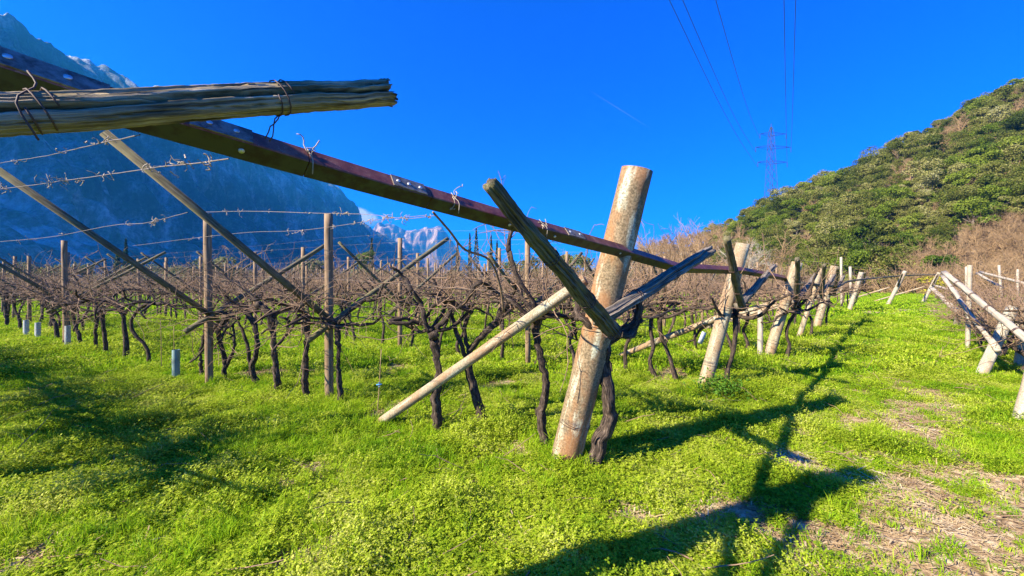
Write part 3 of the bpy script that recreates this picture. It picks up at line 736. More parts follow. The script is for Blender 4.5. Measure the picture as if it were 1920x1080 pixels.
for k in range(3):
    g = np.random.default_rng(150 + k); t = thing('grape_vine', 'bare vine', 'vine', (0, 0, 0)); mb = MB()
    mb.tube(spline([[0, 0, -.08], [*g.normal(0, .06, 2), .5], [*g.normal(0, .06, 2), 1.1]], 10), [.04, .028, .03], 8, True, .12, 3); part('trunk', mb, M['bark'], t)
    mc, mt = MB(), MB()
    for q in range(70):
        d_ = np.array([*(-E2 * g.uniform(-.15, 1) + R2 * g.uniform(-1.0, 1.0)), g.uniform(-.1, 1.0)])
        (mc if q < 8 else mt).tube(walk([0, 0, 1.08 + g.normal(0, .05)], d_, g.uniform(.5, 1.5), 8, .2, (0, 0, .2), g), [.028, .018] if q < 8 else [.013, .006], 4, False)
    part('cordon', mc, M['bark'], t); part('cane', mt, M['cane'], t)['kind'] = 'stuff'; ROW0.append(t)
n0 = 0
for d, j, p in near_s:
    if j == 0:
        lab0, g0 = 'bare vine of the row beside the camera', 'vines of row 0'
        if n0 < 3: o = ROW0[n0]; o.location = (p[0], p[1], 0); o['label'] = lab0; o['group'] = g0
        else: o = copy_tree(ROW0[n0 % 3], (p[0], p[1], 0), rng.normal(0, .1), lab0, g0)
        n0 += 1; continue
    k = int(rng.integers(0, len(PROTO))); lab = ('bare vine of the row beside the camera' if j == 0 else
        'bare vine at the far left end of the first row' if j == 1 else 'bare brown vine standing in the %s row from the front' % ordn[min(j - 1, 13)])
    gname = 'vines of row %d' % j
    if k not in used:
        used.add(k); o = PROTO[k]; o.location = (p[0], p[1], 0); o['label'] = lab; o['group'] = gname
    else:
        o = copy_tree(PROTO[k], (p[0], p[1], 0), 0, lab, gname)
    o.scale = (1, 1, rng.uniform(.94, 1.08)); o.rotation_euler = (0, 0, rng.choice([0, math.pi]) + rng.normal(0, .15))
for k, p in enumerate([P2 + [.28, -.15], P2 + [-.5, .5], PJ[0] + [.25, -.1], PJ[0] + [-.5, .3], PJ[1] + [.3, 0], PJ[2] + [.3, -.1], PJ[2] + [-.4, .4], PJ[3] + [.3, 0]]):
    copy_tree(PROTO[k], (p[0], p[1], 0), rng.normal(0, .2), ['gnarled vine right of the second end post', 'gnarled vine left of the second end post', 'vine right of the third end post', 'vine left of the third end post', 'vine at the slim fourth end post', 'vine right of the fifth end post', 'vine left of the fifth end post', 'vine at the sixth end post'][k], 'vines beside the end posts')
# the rest of the vineyard, too far to pick apart
mt, mtr = MB(), MB()
far_list = [p for _, _, p in far_s]
for j in range(11, 20):
    for s in np.arange(-4, 60, 1.5):
        p = P1 + EDGE * (j - 1) + R2 * (s + 6); 
        if p[0] / p[1] > -1.4 and p[0] < p[1] - 2: far_list.append(p)
for p in far_list:
    b0 = V3(p, -.05); h = V3(p + rng.normal(0, .08, 2), rng.uniform(.95, 1.15))
    mtr.tube(spline([b0, (b0 + h) / 2 + rng.normal(0, .05, 3), h], 4), [.045, .038], 4, False)
    for _ in range(9):
        s = rng.choice([-1, 1]); d_ = np.array([*(E2 * s * rng.uniform(.1, 1) + R2 * rng.uniform(-1.2, 1.2)), rng.uniform(-.1, .9)])
        mt.tube(walk(h + rng.normal(0, .2, 3) * [1, 1, .3], d_, rng.uniform(.6, 1.5), 4, .22), [.012, .006], 3, False)
tag(build('far_vine_trunks', mtr, M['bark']), 'mass of far vine stems', kind='stuff')
tag(build('far_vine_canes', mt, M['cane']), 'mass of far vine canes', kind='stuff')

# ---- wires
def wire_thing(pts_, label, tendrils=0, r=.0028, size=1.0, mat='wire', sag=.02):
    t = thing('trellis_wire', label, 'wire', (pts_[0][0], pts_[0][1], 0), group='trellis wires')
    P = spline(pts_, 40); P = P + np.cumsum(rng.normal(0, .0012, P.shape), 0)
    mb = MB(); mb.tube(P, r * .72, 5, False); part('strand', mb, M[mat], t)
    if tendrils:
        mb = MB()
        for _ in range(tendrils):
            c = P[rng.integers(2, 38)]; 
            for _ in range(rng.integers(2, 5)):
                mb.tube(walk(c + rng.normal(0, .012, 3), rng.normal(0, 1, 3), rng.uniform(.02, .065) * size, 6, .6, (0, 0, -.3)), [.0028 * size, .0014 * size], 4, False)
        part('dry_tendril', mb, M['straw'], t)['kind'] = 'stuff'
    return t
wire_thing([at(262, 252, 1.18), at(120, 285, 2.2), at(0, 305, 2.9), at(-200, 330, 4.4)], 'topmost thin wire running from the rail to the left edge', 6)
wire_thing([at(430, 298, 1.32), at(275, 318, 2.0), at(130, 338, 2.7), at(0, 355, 3.3), at(-250, 378, 5)], 'wire hung with dry tendrils below the rail on the left', 22, .0035, 1.2)
wire_thing([at(352, 398, 3.6), at(270, 418, 4.0), at(215, 422, 4.2), at(100, 443, 5.0), at(0, 452, 5.8), at(-120, 462, 7)], 'wavy wire with dry tendrils between the two left beams', 12, .004, 1.4)
wire_thing([at(815, 404, 2.9), at(760, 410, 3.3), at(690, 403, 3.8), at(590, 400, 4.3), at(470, 396, 4.7), at(380, 398, 5.2)], 'wire crossing the top of the post left of centre', 16, .004, 1.4)
wire_thing([at(800, 404, 2.95), at(700, 414, 3.7), at(560, 432, 4.5), at(430, 438, 5.3), at(250, 460, 6.6)], 'second wire below the top of the post left of centre', 12, .0035, 1.4)
for k, (z0, z1, off) in enumerate(((1.35, 1.4, .35), (1.75, 1.9, .85), (1.1, 1.1, 0), (2.05, 2.2, 1.15), (2.0, 2.5, -1.0), (1.5, 1.65, -.5))):
    for j in (1, 2, 3, 4):
        o_ = P1 + EDGE * (j - 1) + EDGE / np.linalg.norm(EDGE) * off
        if j == 1 and k in (4,): continue
        pts_ = [V3(o_ + R2 * s, np.interp(s, [0, 4, 30], [z0, z1, z1])) for s in (0.2, 4, 12, 24)]
        wire_thing(pts_, 'thin trellis wire strung along the %s row' % ordn[j - 1], 14 if k in (1, 3, 4) else 0, .0014, 1.3)
# pale wire across the end of the path to the right-hand vines
wire_thing([at(1400, 474, 20), at(1500, 488, 22), at(1650, 505, 25), at(1745, 515, 27), at(1840, 514, 24), at(1925, 511, 20), at(2100, 505, 16)], 'long pale wire strung across the end of the path', 0, .012)

# young-vine stake and guards
def guard(px, py, h, label, mk, r=.045):
    p = gpt(px, py); mb = MB(); mb.tube(np.array([p + [0, 0, z] for z in np.linspace(-.03, h, 6)]), r, 14, False, .01)
    mb.tube(np.array([p + [0, 0, z] for z in np.linspace(h, -.03, 6)]), r * .93, 14, False, .01)
    tag(build('vine_guard', mb, M[mk], loc=p), label, 'plant guard', 'plastic vine guards')
guard(330, 710, .47, 'blue-green plastic vine guard standing alone in the grass', 'guard_blue', .052)
guard(49, 634, .5, 'leftmost pale plastic vine guard near the left edge', 'guard', .055)
guard(71, 639, .48, 'pale plastic vine guard, second from the left edge', 'guard', .055)
guard(127, 652, .52, 'pale plastic vine guard at the foot of the tan post', 'guard', .05)
for px, py, top, lab in ((707, 790, 655, 'thin stake with a blue twine knot left of the brace pole'), (303, 698, 600, 'thin bare stake near the blue-green guard'), (328, 705, 612, 'thin shoot standing in the blue-green guard')):
    p = gpt(px, py); q = at(px + (8 if px == 707 else -2), top, p[1]); t = thing('stake', lab, 'stake', p)
    mb = MB(); mb.tube(wiggle(p - [0, 0, .05], q, 8, .002), .005, 6); part('stick', mb, M['twig'], t)
    if px == 707:
        mb = MB(); c = at(711, 721, p[1]); mb.tube([c + [-.03, -.01, 0], c, c + [.03, 0, .005]], [.006, .01, .004], 6); tie(mb, c, (0, 0, 1), .008, 3, .003); part('knot', mb, M['twine_blue'], t)

# ---------------------------------------------------------------- right-hand vines
def right_post(base, top, label, arms_=(), r=.075):
    base = np.asarray(base, float); top = np.asarray(top, float); d_ = top - V3(base, 0)
    t = thing('end_post', label, 'post', (base[0], base[1], 0), group='leaning end posts right of the path')
    mb = MB(); mb.tube(wiggle(V3(base, 0) - d_ * .15, top, 12, .002), r, 14, True, .015); part('pole', mb, M['concrete_white'], t)
    for a, b, r0 in arms_:
        mb = MB(); mb.tube(wiggle(a, b, 16, .003), [r0, r0 * .9], 12, True, .03, 3); part('arm', mb, M['pale_pole'], t)
        for k in (.2, .45, .62, .8):
            mb = MB(); tie(mb, a + (b - a) * k, b - a, r0 * 1.08, 2, .004); part('tie_wire', mb, M['dark_wire'], t)
    return t
Q1 = gpt(1838, 705)[:2]; Q0 = gpt(1908, 798)[:2]; Q2 = gpt(1870, 690)[:2] + np.array([.5, .1])
right_post(Q0, at(1962, 600, 4.2), 'white post at the right edge of the picture', [(at(1960, 664, 4.7), at(1770, 511, 7.2), .043)], .055)
right_post(Q1, at(1899, 577, 6.55), 'pale leaning end post right of the path with a long pole arm', [(at(1872, 658, 6.3), at(1767, 518, 8.4), .038)])
right_post(Q2, at(1932, 548, 6.9), 'pale slanting post just behind the leaning one at far right', [(at(1990, 625, 6.6), at(1880, 605, 7.3), .03)], .06)
right_post(gpt(1792, 612)[:2], at(1806, 560, 12.6), 'small pale end post half hidden in the right-hand vines', [(at(1802, 590, 12.4), at(1747, 541, 14.8), .075), (at(1850, 560, 12.0), at(1752, 536, 15.0), .05)])
right_post(gpt(1814, 656)[:2], at(1818, 497, 8.8), 'pale upright post standing behind the right-hand vines', [], .04)
RV = ['first vine right of the path', 'second vine right of the path', 'third vine right of the path']
for k, (px, py, D) in enumerate(((1905, 700, 6.6), (1862, 672, 7.8), (1828, 650, 9.4), (1822, 638, 10.8), (1812, 626, 12.), (1806, 612, 14.), (1985, 730, 5.6), (1915, 650, 9.0), (1970, 650, 8.5))):
    p = at(px, py, D); p[2] = 0
    t = thing('grape_vine', 'tangled reddish vine number from the front'.replace('number from the front', ['lying low beside the white post', 'twisting behind the pale leaning post', 'hanging over the path edge on the right'][min(k, 2)]) if k < 3 else 'reddish vine in the tangle right of the path', 'vine', p, group='vines right of the path' )
    head = p + np.array([.12, 0, .72]); mb = MB()
    mb.tube(spline([p - [0, 0, .05], p + [.12, -.1, .25], p + [-.05, .05, .5], head], 16), [.05, .035, .04], 9, True, .14, 3); part('trunk', mb, M['bark'], t)
    mc, mt = MB(), MB(); canes(mc, mt, head, 5, 60, 1.1, 1.2, g=np.random.default_rng(300 + k), up=.9, sub=3)
    for b_ in range(3): canes(mc, mt, head + np.array([.5 * b_ + .3, .3, .15]), 1, 14, .9, 1.0, sub=3)
    part('cordon', mc, M['bark'], t); part('cane', mt, M['cane'], t)['kind'] = 'stuff'
for k, (x0, y0, x1, y1, D) in enumerate(((1879, 564, 1873, 497, 24), (1908, 562, 1908, 505, 24), (1812, 562, 1812, 500, 22), (1578, 530, 1577, 482, 22), (1596, 545, 1594, 500, 20))):
    a_, b_ = at(x0, y0, D), at(x1, y1, D); a_[2] = -.1; mb = MB(); mb.tube(wiggle(a_, b_, 5, .004), .06, 8)
    tag(build('pale_pole', mb, M['pale_pole'], loc=a_), ['pale pole by the brush at the far right, the taller one', 'rightmost pale pole by the brush', 'pale pole standing behind the crossing arms on the right', 'thin pale pole with a cap at the hill foot', 'short pale pole among the far end posts'][k], 'pole')
for k, (a_, b_) in enumerate(((at(1832, 512, 17), at(1880, 540, 15)), (at(1838, 510, 16), at(1935, 535, 13)))):
    mb = MB(); mb.tube(wiggle(a_, b_, 8, .004), .05, 8)
    tag(build('pole_arm', mb, M['pale_pole'], loc=a_ * [1, 1, 0]), ['shorter pale slanting pole at far right', 'longer pale slanting pole at far right'][k], 'pole')

# ---------------------------------------------------------------- pylon and cables
pb = np.array([(1446 - 960) / F_PX * 170, 170, 14.0])
t = thing('power_pylon', 'lattice power pylon with three crossarms behind the hill', 'pylon', pb)
zt = lambda y: CAM_H + (HZ - y) / F_PX * 170
def quad(z):
    w = np.interp(z, [pb[2], zt(375), zt(250), zt(240)], [3.8, 2.7, 1.1, .3]); return [np.array([pb[0] + a * w, pb[1] + b * w, z]) for a, b in ((-.7, -.7), (.7, -.7), (.7, .7), (-.7, .7))]
mb = MB(); lv = list(np.linspace(pb[2], zt(250), 15)) + [zt(238)]
for z0, z1 in zip(lv[:-1], lv[1:]):
    q0, q1 = quad(z0), quad(z1)
    for k in range(4):
        mb.tube([q0[k], q1[k]], .09, 4); mb.tube([q0[k], q1[(k + 1) % 4]], .05, 4); mb.tube([q0[(k + 1) % 4], q1[k]], .05, 4)
mb.tube([[pb[0], pb[1], zt(238)], [pb[0], pb[1], zt(232)]], .12, 4)
part('lattice_tower', mb, M['pylon'], t, False)
tips = {}
for nm, y, xl, xr in (('a', 252, 1425, 1474), ('b', 277, 1417, 1483), ('c', 305, 1421, 1476)):
    mb = MB()
    for px in (xl, xr):
        tp_ = np.array([(px - 960) / F_PX * 170, 170 , zt(y - 1)]); tips[(nm, px < 1446)] = tp_ - [0, 0, 2.2]
        for k in range(4): mb.tube([quad(zt(y + (3 if k % 2 else -4)))[k], tp_], .06, 4)
        mb.tube([tp_, tp_ - [0, 0, 2.2]], .13, 5)
    part('crossarm', mb, M['pylon'], t, False)
for key, px0, lab in ((('c', True), 1255, 'leftmost power cable crossing the sky'), (('b', True), 1280, 'second power cable from the left'), (('a', True), 1342, 'third power cable from the left'),
                      (('c', False), 1470, 'fourth power cable, nearly vertical in the sky'), (('b', False), 1492, 'rightmost power cable in the sky')):
    e = tips[key]; n_ = at(px0, 0, 66); mid = (e + n_) / 2; back = n_ + (n_ - e) * .95 + np.array([0, 0, 9])
    mid[2] -= 2.6
    mb = MB(); mb.tube(spline([back, n_, mid, e], 60), .055, 5, False)
    tag(build('power_cable', mb, M['cable'], loc=e * [1, 1, 0]), lab, 'cable', 'power cables')

# ---------------------------------------------------------------- trees
def leaf_cards(mb, C, Nn, size, g, mi=0):
    n = len(C); a = g.normal(0, 1, (n, 3)); a = a * .8 + Nn * .9; a /= np.linalg.norm(a, axis=1)[:, None]
    u = np.cross(a, g.normal(0, 1, (n, 3))); u /= np.linalg.norm(u, axis=1)[:, None] + 1e-9; v = np.cross(a, u)
    s = size * g.uniform(.6, 1.3, n)[:, None]
    V = np.stack([C - u * s, C - v * s * .55 + a * s * .15, C + u * s, C + v * s * .55 + a * s * .15], 1).reshape(-1, 3)
    i = np.arange(n) * 4
    mb.add(V, np.stack([i, i + 1, i + 2, i + 3], 1).tolist(), None, mi)
def crown_pts(g, lobes, per, w, h, z0):
    C, Nn = [], []
    for _ in range(lobes):
        th = g.uniform(0, 6.28); rr = w * math.sqrt(g.random()) * .75; zc = z0 + h * g.uniform(.12, .85)
        rr *= math.sqrt(max(.15, 1 - ((zc - z0) / h - .4) ** 2 * 2))
        c = np.array([math.cos(th) * rr, math.sin(th) * rr, zc]); lr = w * g.uniform(.26, .46)
        d = g.normal(0, 1, (per, 3)); d /= np.linalg.norm(d, axis=1)[:, None]; d[:, 2] = np.where(d[:, 2] < -.3, -d[:, 2], d[:, 2])
        C.append(c + d * lr * g.uniform(.6, 1.08, per)[:, None] * [1, 1, .8]); Nn.append(d)
    return np.concatenate(C), np.concatenate(Nn)
def evergreen(k, mat, w=2.6, h=5.0, lobes=18, per=220, size=.135):
    g = np.random.default_rng(k); mb = MB()
    mb.tube(spline([[0, 0, -.6], [g.normal(0, .15), g.normal(0, .15), 1.2], [0, 0, h * .6]], 8), [.17, .12, .06], 7, False, .08, mi=0)
    for _ in range(6):
        mb.tube(walk([0, 0, g.uniform(.8, 2)], [*g.normal(0, 1, 2), .8], w * .9, 5, .15, g=g), [.06, .02], 5, False, mi=0)
    C, Nn = crown_pts(g, lobes, per, w, h, .6); leaf_cards(mb, C, Nn, size, g, 1)
    return mb.mesh('evergreen_tree', [M['trunk'], mat])
def branchy(mb, p, d, ln, r, lvl, g, spread=.5, sides=5, upb=.25):
    P = walk(p, d, ln, 4, .10, (0, 0, upb), g); mb.tube(P, [r, r * .65], sides if lvl > 1 else 3, False)
    if lvl == 0: return
    for _ in range(int(g.integers(3, 6))):
        q = P[g.integers(1, 5)]; e = (P[-1] - P[0]); e = e / np.linalg.norm(e) + g.normal(0, spread, 3)
        branchy(mb, q, e, ln * g.uniform(.45, .75), r * .60, lvl - 1, g, spread, sides, upb)
def bare_tree(k, h=6.0, stems=2, lvl=4, r=.11):
    g = np.random.default_rng(k); mb = MB()
    for s in range(stems): branchy(mb, np.array([*g.normal(0, .1, 2), -.3]), [*g.normal(0, .25, 2), 1], h * .5 * g.uniform(.8, 1.1), r, lvl, g)
    return mb
def bare_shrub(k, h=2.6, n=9):
    g = np.random.default_rng(k); mb = MB()
    for s in range(n): branchy(mb, np.array([*g.normal(0, .4, 2), -.2]), [*g.normal(0, .55, 2), 1], h * .6 * g.uniform(.6, 1.1), .026, 2, g, .6, 4)
    return mb
EV = [evergreen(400 + k, M['oak'] if k % 3 else M['oak_green'], g_w, g_h) for k, (g_w, g_h) in enumerate(((2.4, 4.6), (2.9, 5.2), (2.2, 5.6), (2.7, 4.4), (3.0, 5.8), (2.3, 4.2)))]
BT = [bare_tree(500 + k).mesh('bare_tree', [M['twig']]) for k in range(5)]
BS = [bare_shrub(520 + k).mesh('bare_shrub', [M['twig']]) for k in range(5)]
def put(name, me, loc, label, cat, group, s=1.0, sz=None):
    o = link(name, me, None, [float(c) for c in loc], rng.uniform(0, 6.28)); o.scale = (s, s, sz or s); return tag(o, label, cat, group)
# wood on the hill: evergreen towards the right, bare and brown towards the left
ne = nb = 0
cand = []
for _ in range(3600):
    px = rng.uniform(1150, 2030); t_ = rng.uniform(.02, 1.06); cand.append((px, t_, hill_pt(px, t_)))
kept = []
for px, t_, p in cand:
    lim = 2.75 if px < 1380 else 2.45
    if all((p[0] - q[0]) ** 2 + (p[1] - q[1]) ** 2 + (p[2] - q[2]) ** 2 > lim ** 2 for q in kept): kept.append(p)
    else: continue
    edge = 1395 + 130 * (.55 - t_) + 50 * (vnoise(px * .02, t_ * 6) - .5)
    brown_patch = (px > 1760 + 160 * (t_ < .35) * 0 and vnoise(px * .013 + 3, t_ * 5) > .66) or (px > 1640 and t_ < .11 + .10 * (px > 1820))
    if px > edge and (not brown_patch or (rng.random() < .3 and t_ > .22)) and ne < 298 and rng.random() > .10:
        ne += 1; pale = t_ > .8
        put('evergreen_tree', EV[int(rng.integers(0, 6))], p, 'evergreen tree on the wooded hillside at right', 'tree', 'evergreen trees on the hillside', rng.uniform(.62, 1.12))
    elif nb < 299:
        nb += 1
        put('bare_tree', BT[int(rng.integers(0, 5))], p, 'bare brown tree in the leafless part of the hillside wood', 'tree', 'bare trees on the hillside', rng.uniform(.7, 1.15) * (1 if px < edge else .8))
HW = []
for _ in range(9000):
    px = rng.uniform(1330, 2030); t_ = rng.uniform(.02, 1.05); p = hill_pt(px, t_)
    if len(HW) > 620: break
    if px > 1640 and t_ < .13 + .10 * (px > 1820): continue
    if all((p[0] - q[0]) ** 2 + (p[1] - q[1]) ** 2 + (p[2] - q[2]) ** 2 > 1.75 ** 2 for q in HW): HW.append(p)
# larger evergreens and brush along the hill foot
for k, (px, D, s) in enumerate(((1600, 47, 1.0), (1650, 46, 1.0), (1560, 52, 1.0), (1760, 50, 1.0), (1500, 55, .9))):
    put('evergreen_tree', EV[k % 6], [(px - 960) / F_PX * D, D, 0], 'dark evergreen tree standing at the foot of the hill', 'tree', 'evergreen trees at the hill foot', s)
for k in range(130):
    px = rng.uniform(1230, 2000) if k < 60 else rng.uniform(1660, 2000); D = hill_foot(px) - rng.uniform(1, 9)
    put('brush_bush', BS[k % 5], [(px - 960) / F_PX * D, D, 0], 'dry brown brush along the foot of the hill', 'bush', 'brown brush at the hill foot', rng.uniform(.8, 1.5) * (1.35 if k >= 60 else 1))
for k, (px, y0, ytop, D) in enumerate(((1405, 505, 412, 40), (1480, 505, 430, 42), (1290, 500, 405, 48), (1240, 500, 418, 52), (1340, 500, 425, 50), (1210, 500, 440, 60), (1180, 500, 448, 65), (1265, 500, 425, 55))):
    h = 1.6 + (HZ - ytop) / F_PX * D
    t = thing('bare_tree', ['pale multi-stemmed bare tree behind the second end post', 'thin pale bare tree before the evergreens', 'feathery bare tree right of the concrete post'][k] if k < 3 else 'feathery bare tree on the skyline right of the concrete post', 'tree', ((px - 960) / F_PX * D, D, 0), group='bare skyline trees')
    mb = bare_tree(540 + k, h * .95, 3, 4, .07 if k < 2 else .10); me = mb.mesh('crown', [M['pale_pole'] if k == 0 else M['twig']]); link('crown', me, t)
# brush, shrubs, cypresses and orchard across the valley floor
for k in range(230):
    px = rng.uniform(-150, 1240); D = rng.uniform(56, 105)
    put('brush_bush', BS[k % 5], [(px - 960) / F_PX * D, D, 0], 'dry brown brush in the hedge across the valley floor', 'bush', 'brown brush across the valley', rng.uniform(1.2, 2.4) * (1 if px > 350 else .75))
def shrub_mesh(k, mat, w, h, size): 
    g = np.random.default_rng(k); mb = MB(); mb.tube([[0, 0, -.3], [0, 0, h * .5]], [.1, .04], 5, False, mi=0)
    C, Nn = crown_pts(g, 12, 110, w, h, .2); leaf_cards(mb, C, Nn, size, g, 1); return mb.mesh('shrub', [M['trunk'], mat])
OL = [shrub_mesh(600 + k, M['olive'], 2.3, 3.6, .16) for k in range(3)]; YB = shrub_mesh(610, M['yellowbush'], 1.6, 2.0, .12)
for k in range(46):
    px = rng.uniform(-100, 1200); D = rng.uniform(60, 120)
    put('olive_shrub', OL[k % 3], [(px - 960) / F_PX * D, D, 0], 'grey-green shrub in the hedge across the valley floor', 'shrub', 'green shrubs across the valley', rng.uniform(.8, 1.5))
for k, (px, D, s) in enumerate(((1755, 30, .8), (70, 70, 1.6), (20, 72, 1.5), (120, 74, 1.5))):
    put('yellow_shrub', YB, [(px - 960) / F_PX * D, D, 0], ['yellow-green shrub at the end of the path'][0] if k == 0 else 'yellow blooming shrub in the field at far left', 'shrub', None if k == 0 else 'yellow shrubs at far left', s)
put('evergreen_tree', EV[0], [(687 - 960) / F_PX * 110, 110, 3.0], 'small round tree beside a cypress below the far mountain', 'tree', None, 1.35)
def cypress(k, h, w):
    g = np.random.default_rng(k); mb = MB(); n = 1500; z = g.random(n) ** 1.15; th = g.uniform(0, 6.28, n)
    r = w * np.sin(np.pi * np.clip(z * .94 + .06, 0, 1)) ** .7 * (1 - z * .55) * g.uniform(.6, 1.05, n)
    C = np.stack([r * np.cos(th), r * np.sin(th), z * h], 1); Nn = np.stack([np.cos(th), np.sin(th), np.full(n, .5)], 1)
    t_ = MB(); t_.tube([[0, 0, -.4], [0, 0, h * .3]], [.22, .15], 6, False); leaf_cards(mb, C, Nn, .24, g); return t_, mb
for k, (px, ytop, D, w, lab) in enumerate(((697, 446, 115, .9, 'dark cypress beside the small round tree'), (858, 452, 120, .8, 'short cypress right of the far mountain'), (881, 437, 120, .8, 'cypress left of the tallest one'), (893, 428, 120, 1.2, 'tallest dark cypress on the skyline'),
        (921, 440, 125, .9, 'cypress right of the tallest one'), (932, 450, 125, .9, 'rightmost cypress of the skyline group'), (236, 448, 100, .7, 'small cypress behind the left beam'), (220, 470, 100, 1.0, 'low dark conifer left of the small cypress'))):
    h = 1.6 + (HZ - ytop) / F_PX * D; t = thing('cypress_tree', lab, 'cypress', ((px - 960) / F_PX * D, D, 0), group='cypresses on the valley floor')
    tr, cr = cypress(700 + k, h, w); link('trunk', tr.mesh('trunk', M['trunk']), t); link('crown', cr.mesh('crown', M['cypress'], False), t)
for k, (px, D, s) in enumerate(((1085, 95, 1.5), (1062, 100, 1.4), (1010, 100, 1.3), (960, 110, 1.4), (985, 105, 1.2))):
    put('evergreen_tree', EV[(k * 2) % 6], [(px - 960) / F_PX * D, D, 0], 'dark evergreen tree behind the vines left of the concrete post', 'tree', 'evergreens behind the vines', s)

# weed clump at the second post
g = np.random.default_rng(5); wp = gpt(1352, 742)
t = thing('weed_plant', 'low leafy green weed clump at the foot of the second end post', 'plant', wp)
C = g.normal(0, 1, (900, 3)) * [.17, .15, .07] + [0, 0, .13]; C[:, 2] = np.abs(C[:, 2]); mb = MB(); leaf_cards(mb, C, np.tile([0, 0, 1.], (900, 1)), .022, g); link('foliage', mb.mesh('foliage', M['ivy'], False), t)

# ---------------------------------------------------------------- ground cover (nobody could count it)
PC = bpy.data.collections.new('clump_kinds')
def blades(mb, n, rad, h0, h1, w, g, lean=.5):
    for _ in range(n):
        p = np.array([*g.normal(0, rad * .5, 2), -.01]); h = g.uniform(h0, h1); th = g.uniform(0, 6.28); d = np.array([math.cos(th), math.sin(th), 0]); q = np.array([-d[1], d[0], 0]); l = g.uniform(.1, lean) * h
        mb.add([p - q * w, p + q * w, p + d * l * .3 + [0, 0, h * .6] + q * w * .8, p + d * l * .3 + [0, 0, h * .6] - q * w * .8, p + d * l + [0, 0, h * (1 - .25 * lean)]],
               [(0, 1, 2, 3), (3, 2, 4)])
def herbs(mb, n, rad, h0, h1, s, g):
    for _ in range(n):
        p = np.array([*g.normal(0, rad * .5, 2), g.uniform(h0, h1)]); th0 = g.uniform(0, 6.28); s_ = s * g.uniform(.6, 1.25)
        tl = g.normal(0, .35, 2)
        for k in range(3):
            th = th0 + k * 2.094; d = np.array([math.cos(th), math.sin(th), tl[0] * math.cos(th) + tl[1] * math.sin(th)]); q = np.array([-math.sin(th), math.cos(th), 0])
            mb.add([p, p + d * s_ * .6 + q * s_ * .5, p + d * s_ * 1.15, p + d * s_ * .6 - q * s_ * .5], [(0, 1, 2, 3)])
def make_kinds(tag_, fn, n, mat):
    c = bpy.data.collections.new(tag_)
    for k in range(n):
        mb = MB(); fn(mb, np.random.default_rng(900 + k)); c.objects.link(bpy.data.objects.new('%s_%02d' % (tag_, k), mb.mesh(tag_, mat, False)))
    return c
K_herb = make_kinds('herb_clump', lambda mb, g: herbs(mb, 34, .085, .004, g.uniform(.035, .075), .0105, g), 6, M['clover'])
K_herbf = make_kinds('herb_clump_far', lambda mb, g: herbs(mb, 30, .17, .01, .075, .02, g), 5, M['clover'])
K_grass = make_kinds('grass_tuft', lambda mb, g: blades(mb, 34, .06, .04, g.uniform(.08, .15), .0022, g, .9), 6, M['grass'])
K_grassf = make_kinds('grass_tuft_far', lambda mb, g: blades(mb, 34, .18, .05, .12, .006, g, .9), 5, M['grass'])
K_grassx = make_kinds('grass_tuft_distant', lambda mb, g: blades(mb, 40, .45, .05, .14, .02, g, .9), 4, M['grass'])
def litter(mb, g):
    for _ in range(26):
        p = np.array([*g.normal(0, .07, 2), g.uniform(.002, .015)]); th = g.uniform(0, 6.28); d = np.array([math.cos(th), math.sin(th), g.normal(0, .12)]); q = np.array([-d[1], d[0], 0]); l = g.uniform(.015, .06); w = g.uniform(.0012, .004)
        mb.add([p - q * w, p + q * w, p + d * l + q * w * .6, p + d * l - q * w * .6], [(0, 1, 2, 3)])
K_lit = make_kinds('litter_clump', litter, 5, M['dry'])
def pruning(mb, g):
    mb.tube(walk([0, 0, .02], [1, 0, .1], g.uniform(.15, .45), 6, .15, g=g), [.004, .002], 4, False)
K_prune = make_kinds('pruning', pruning, 6, M['cane'])
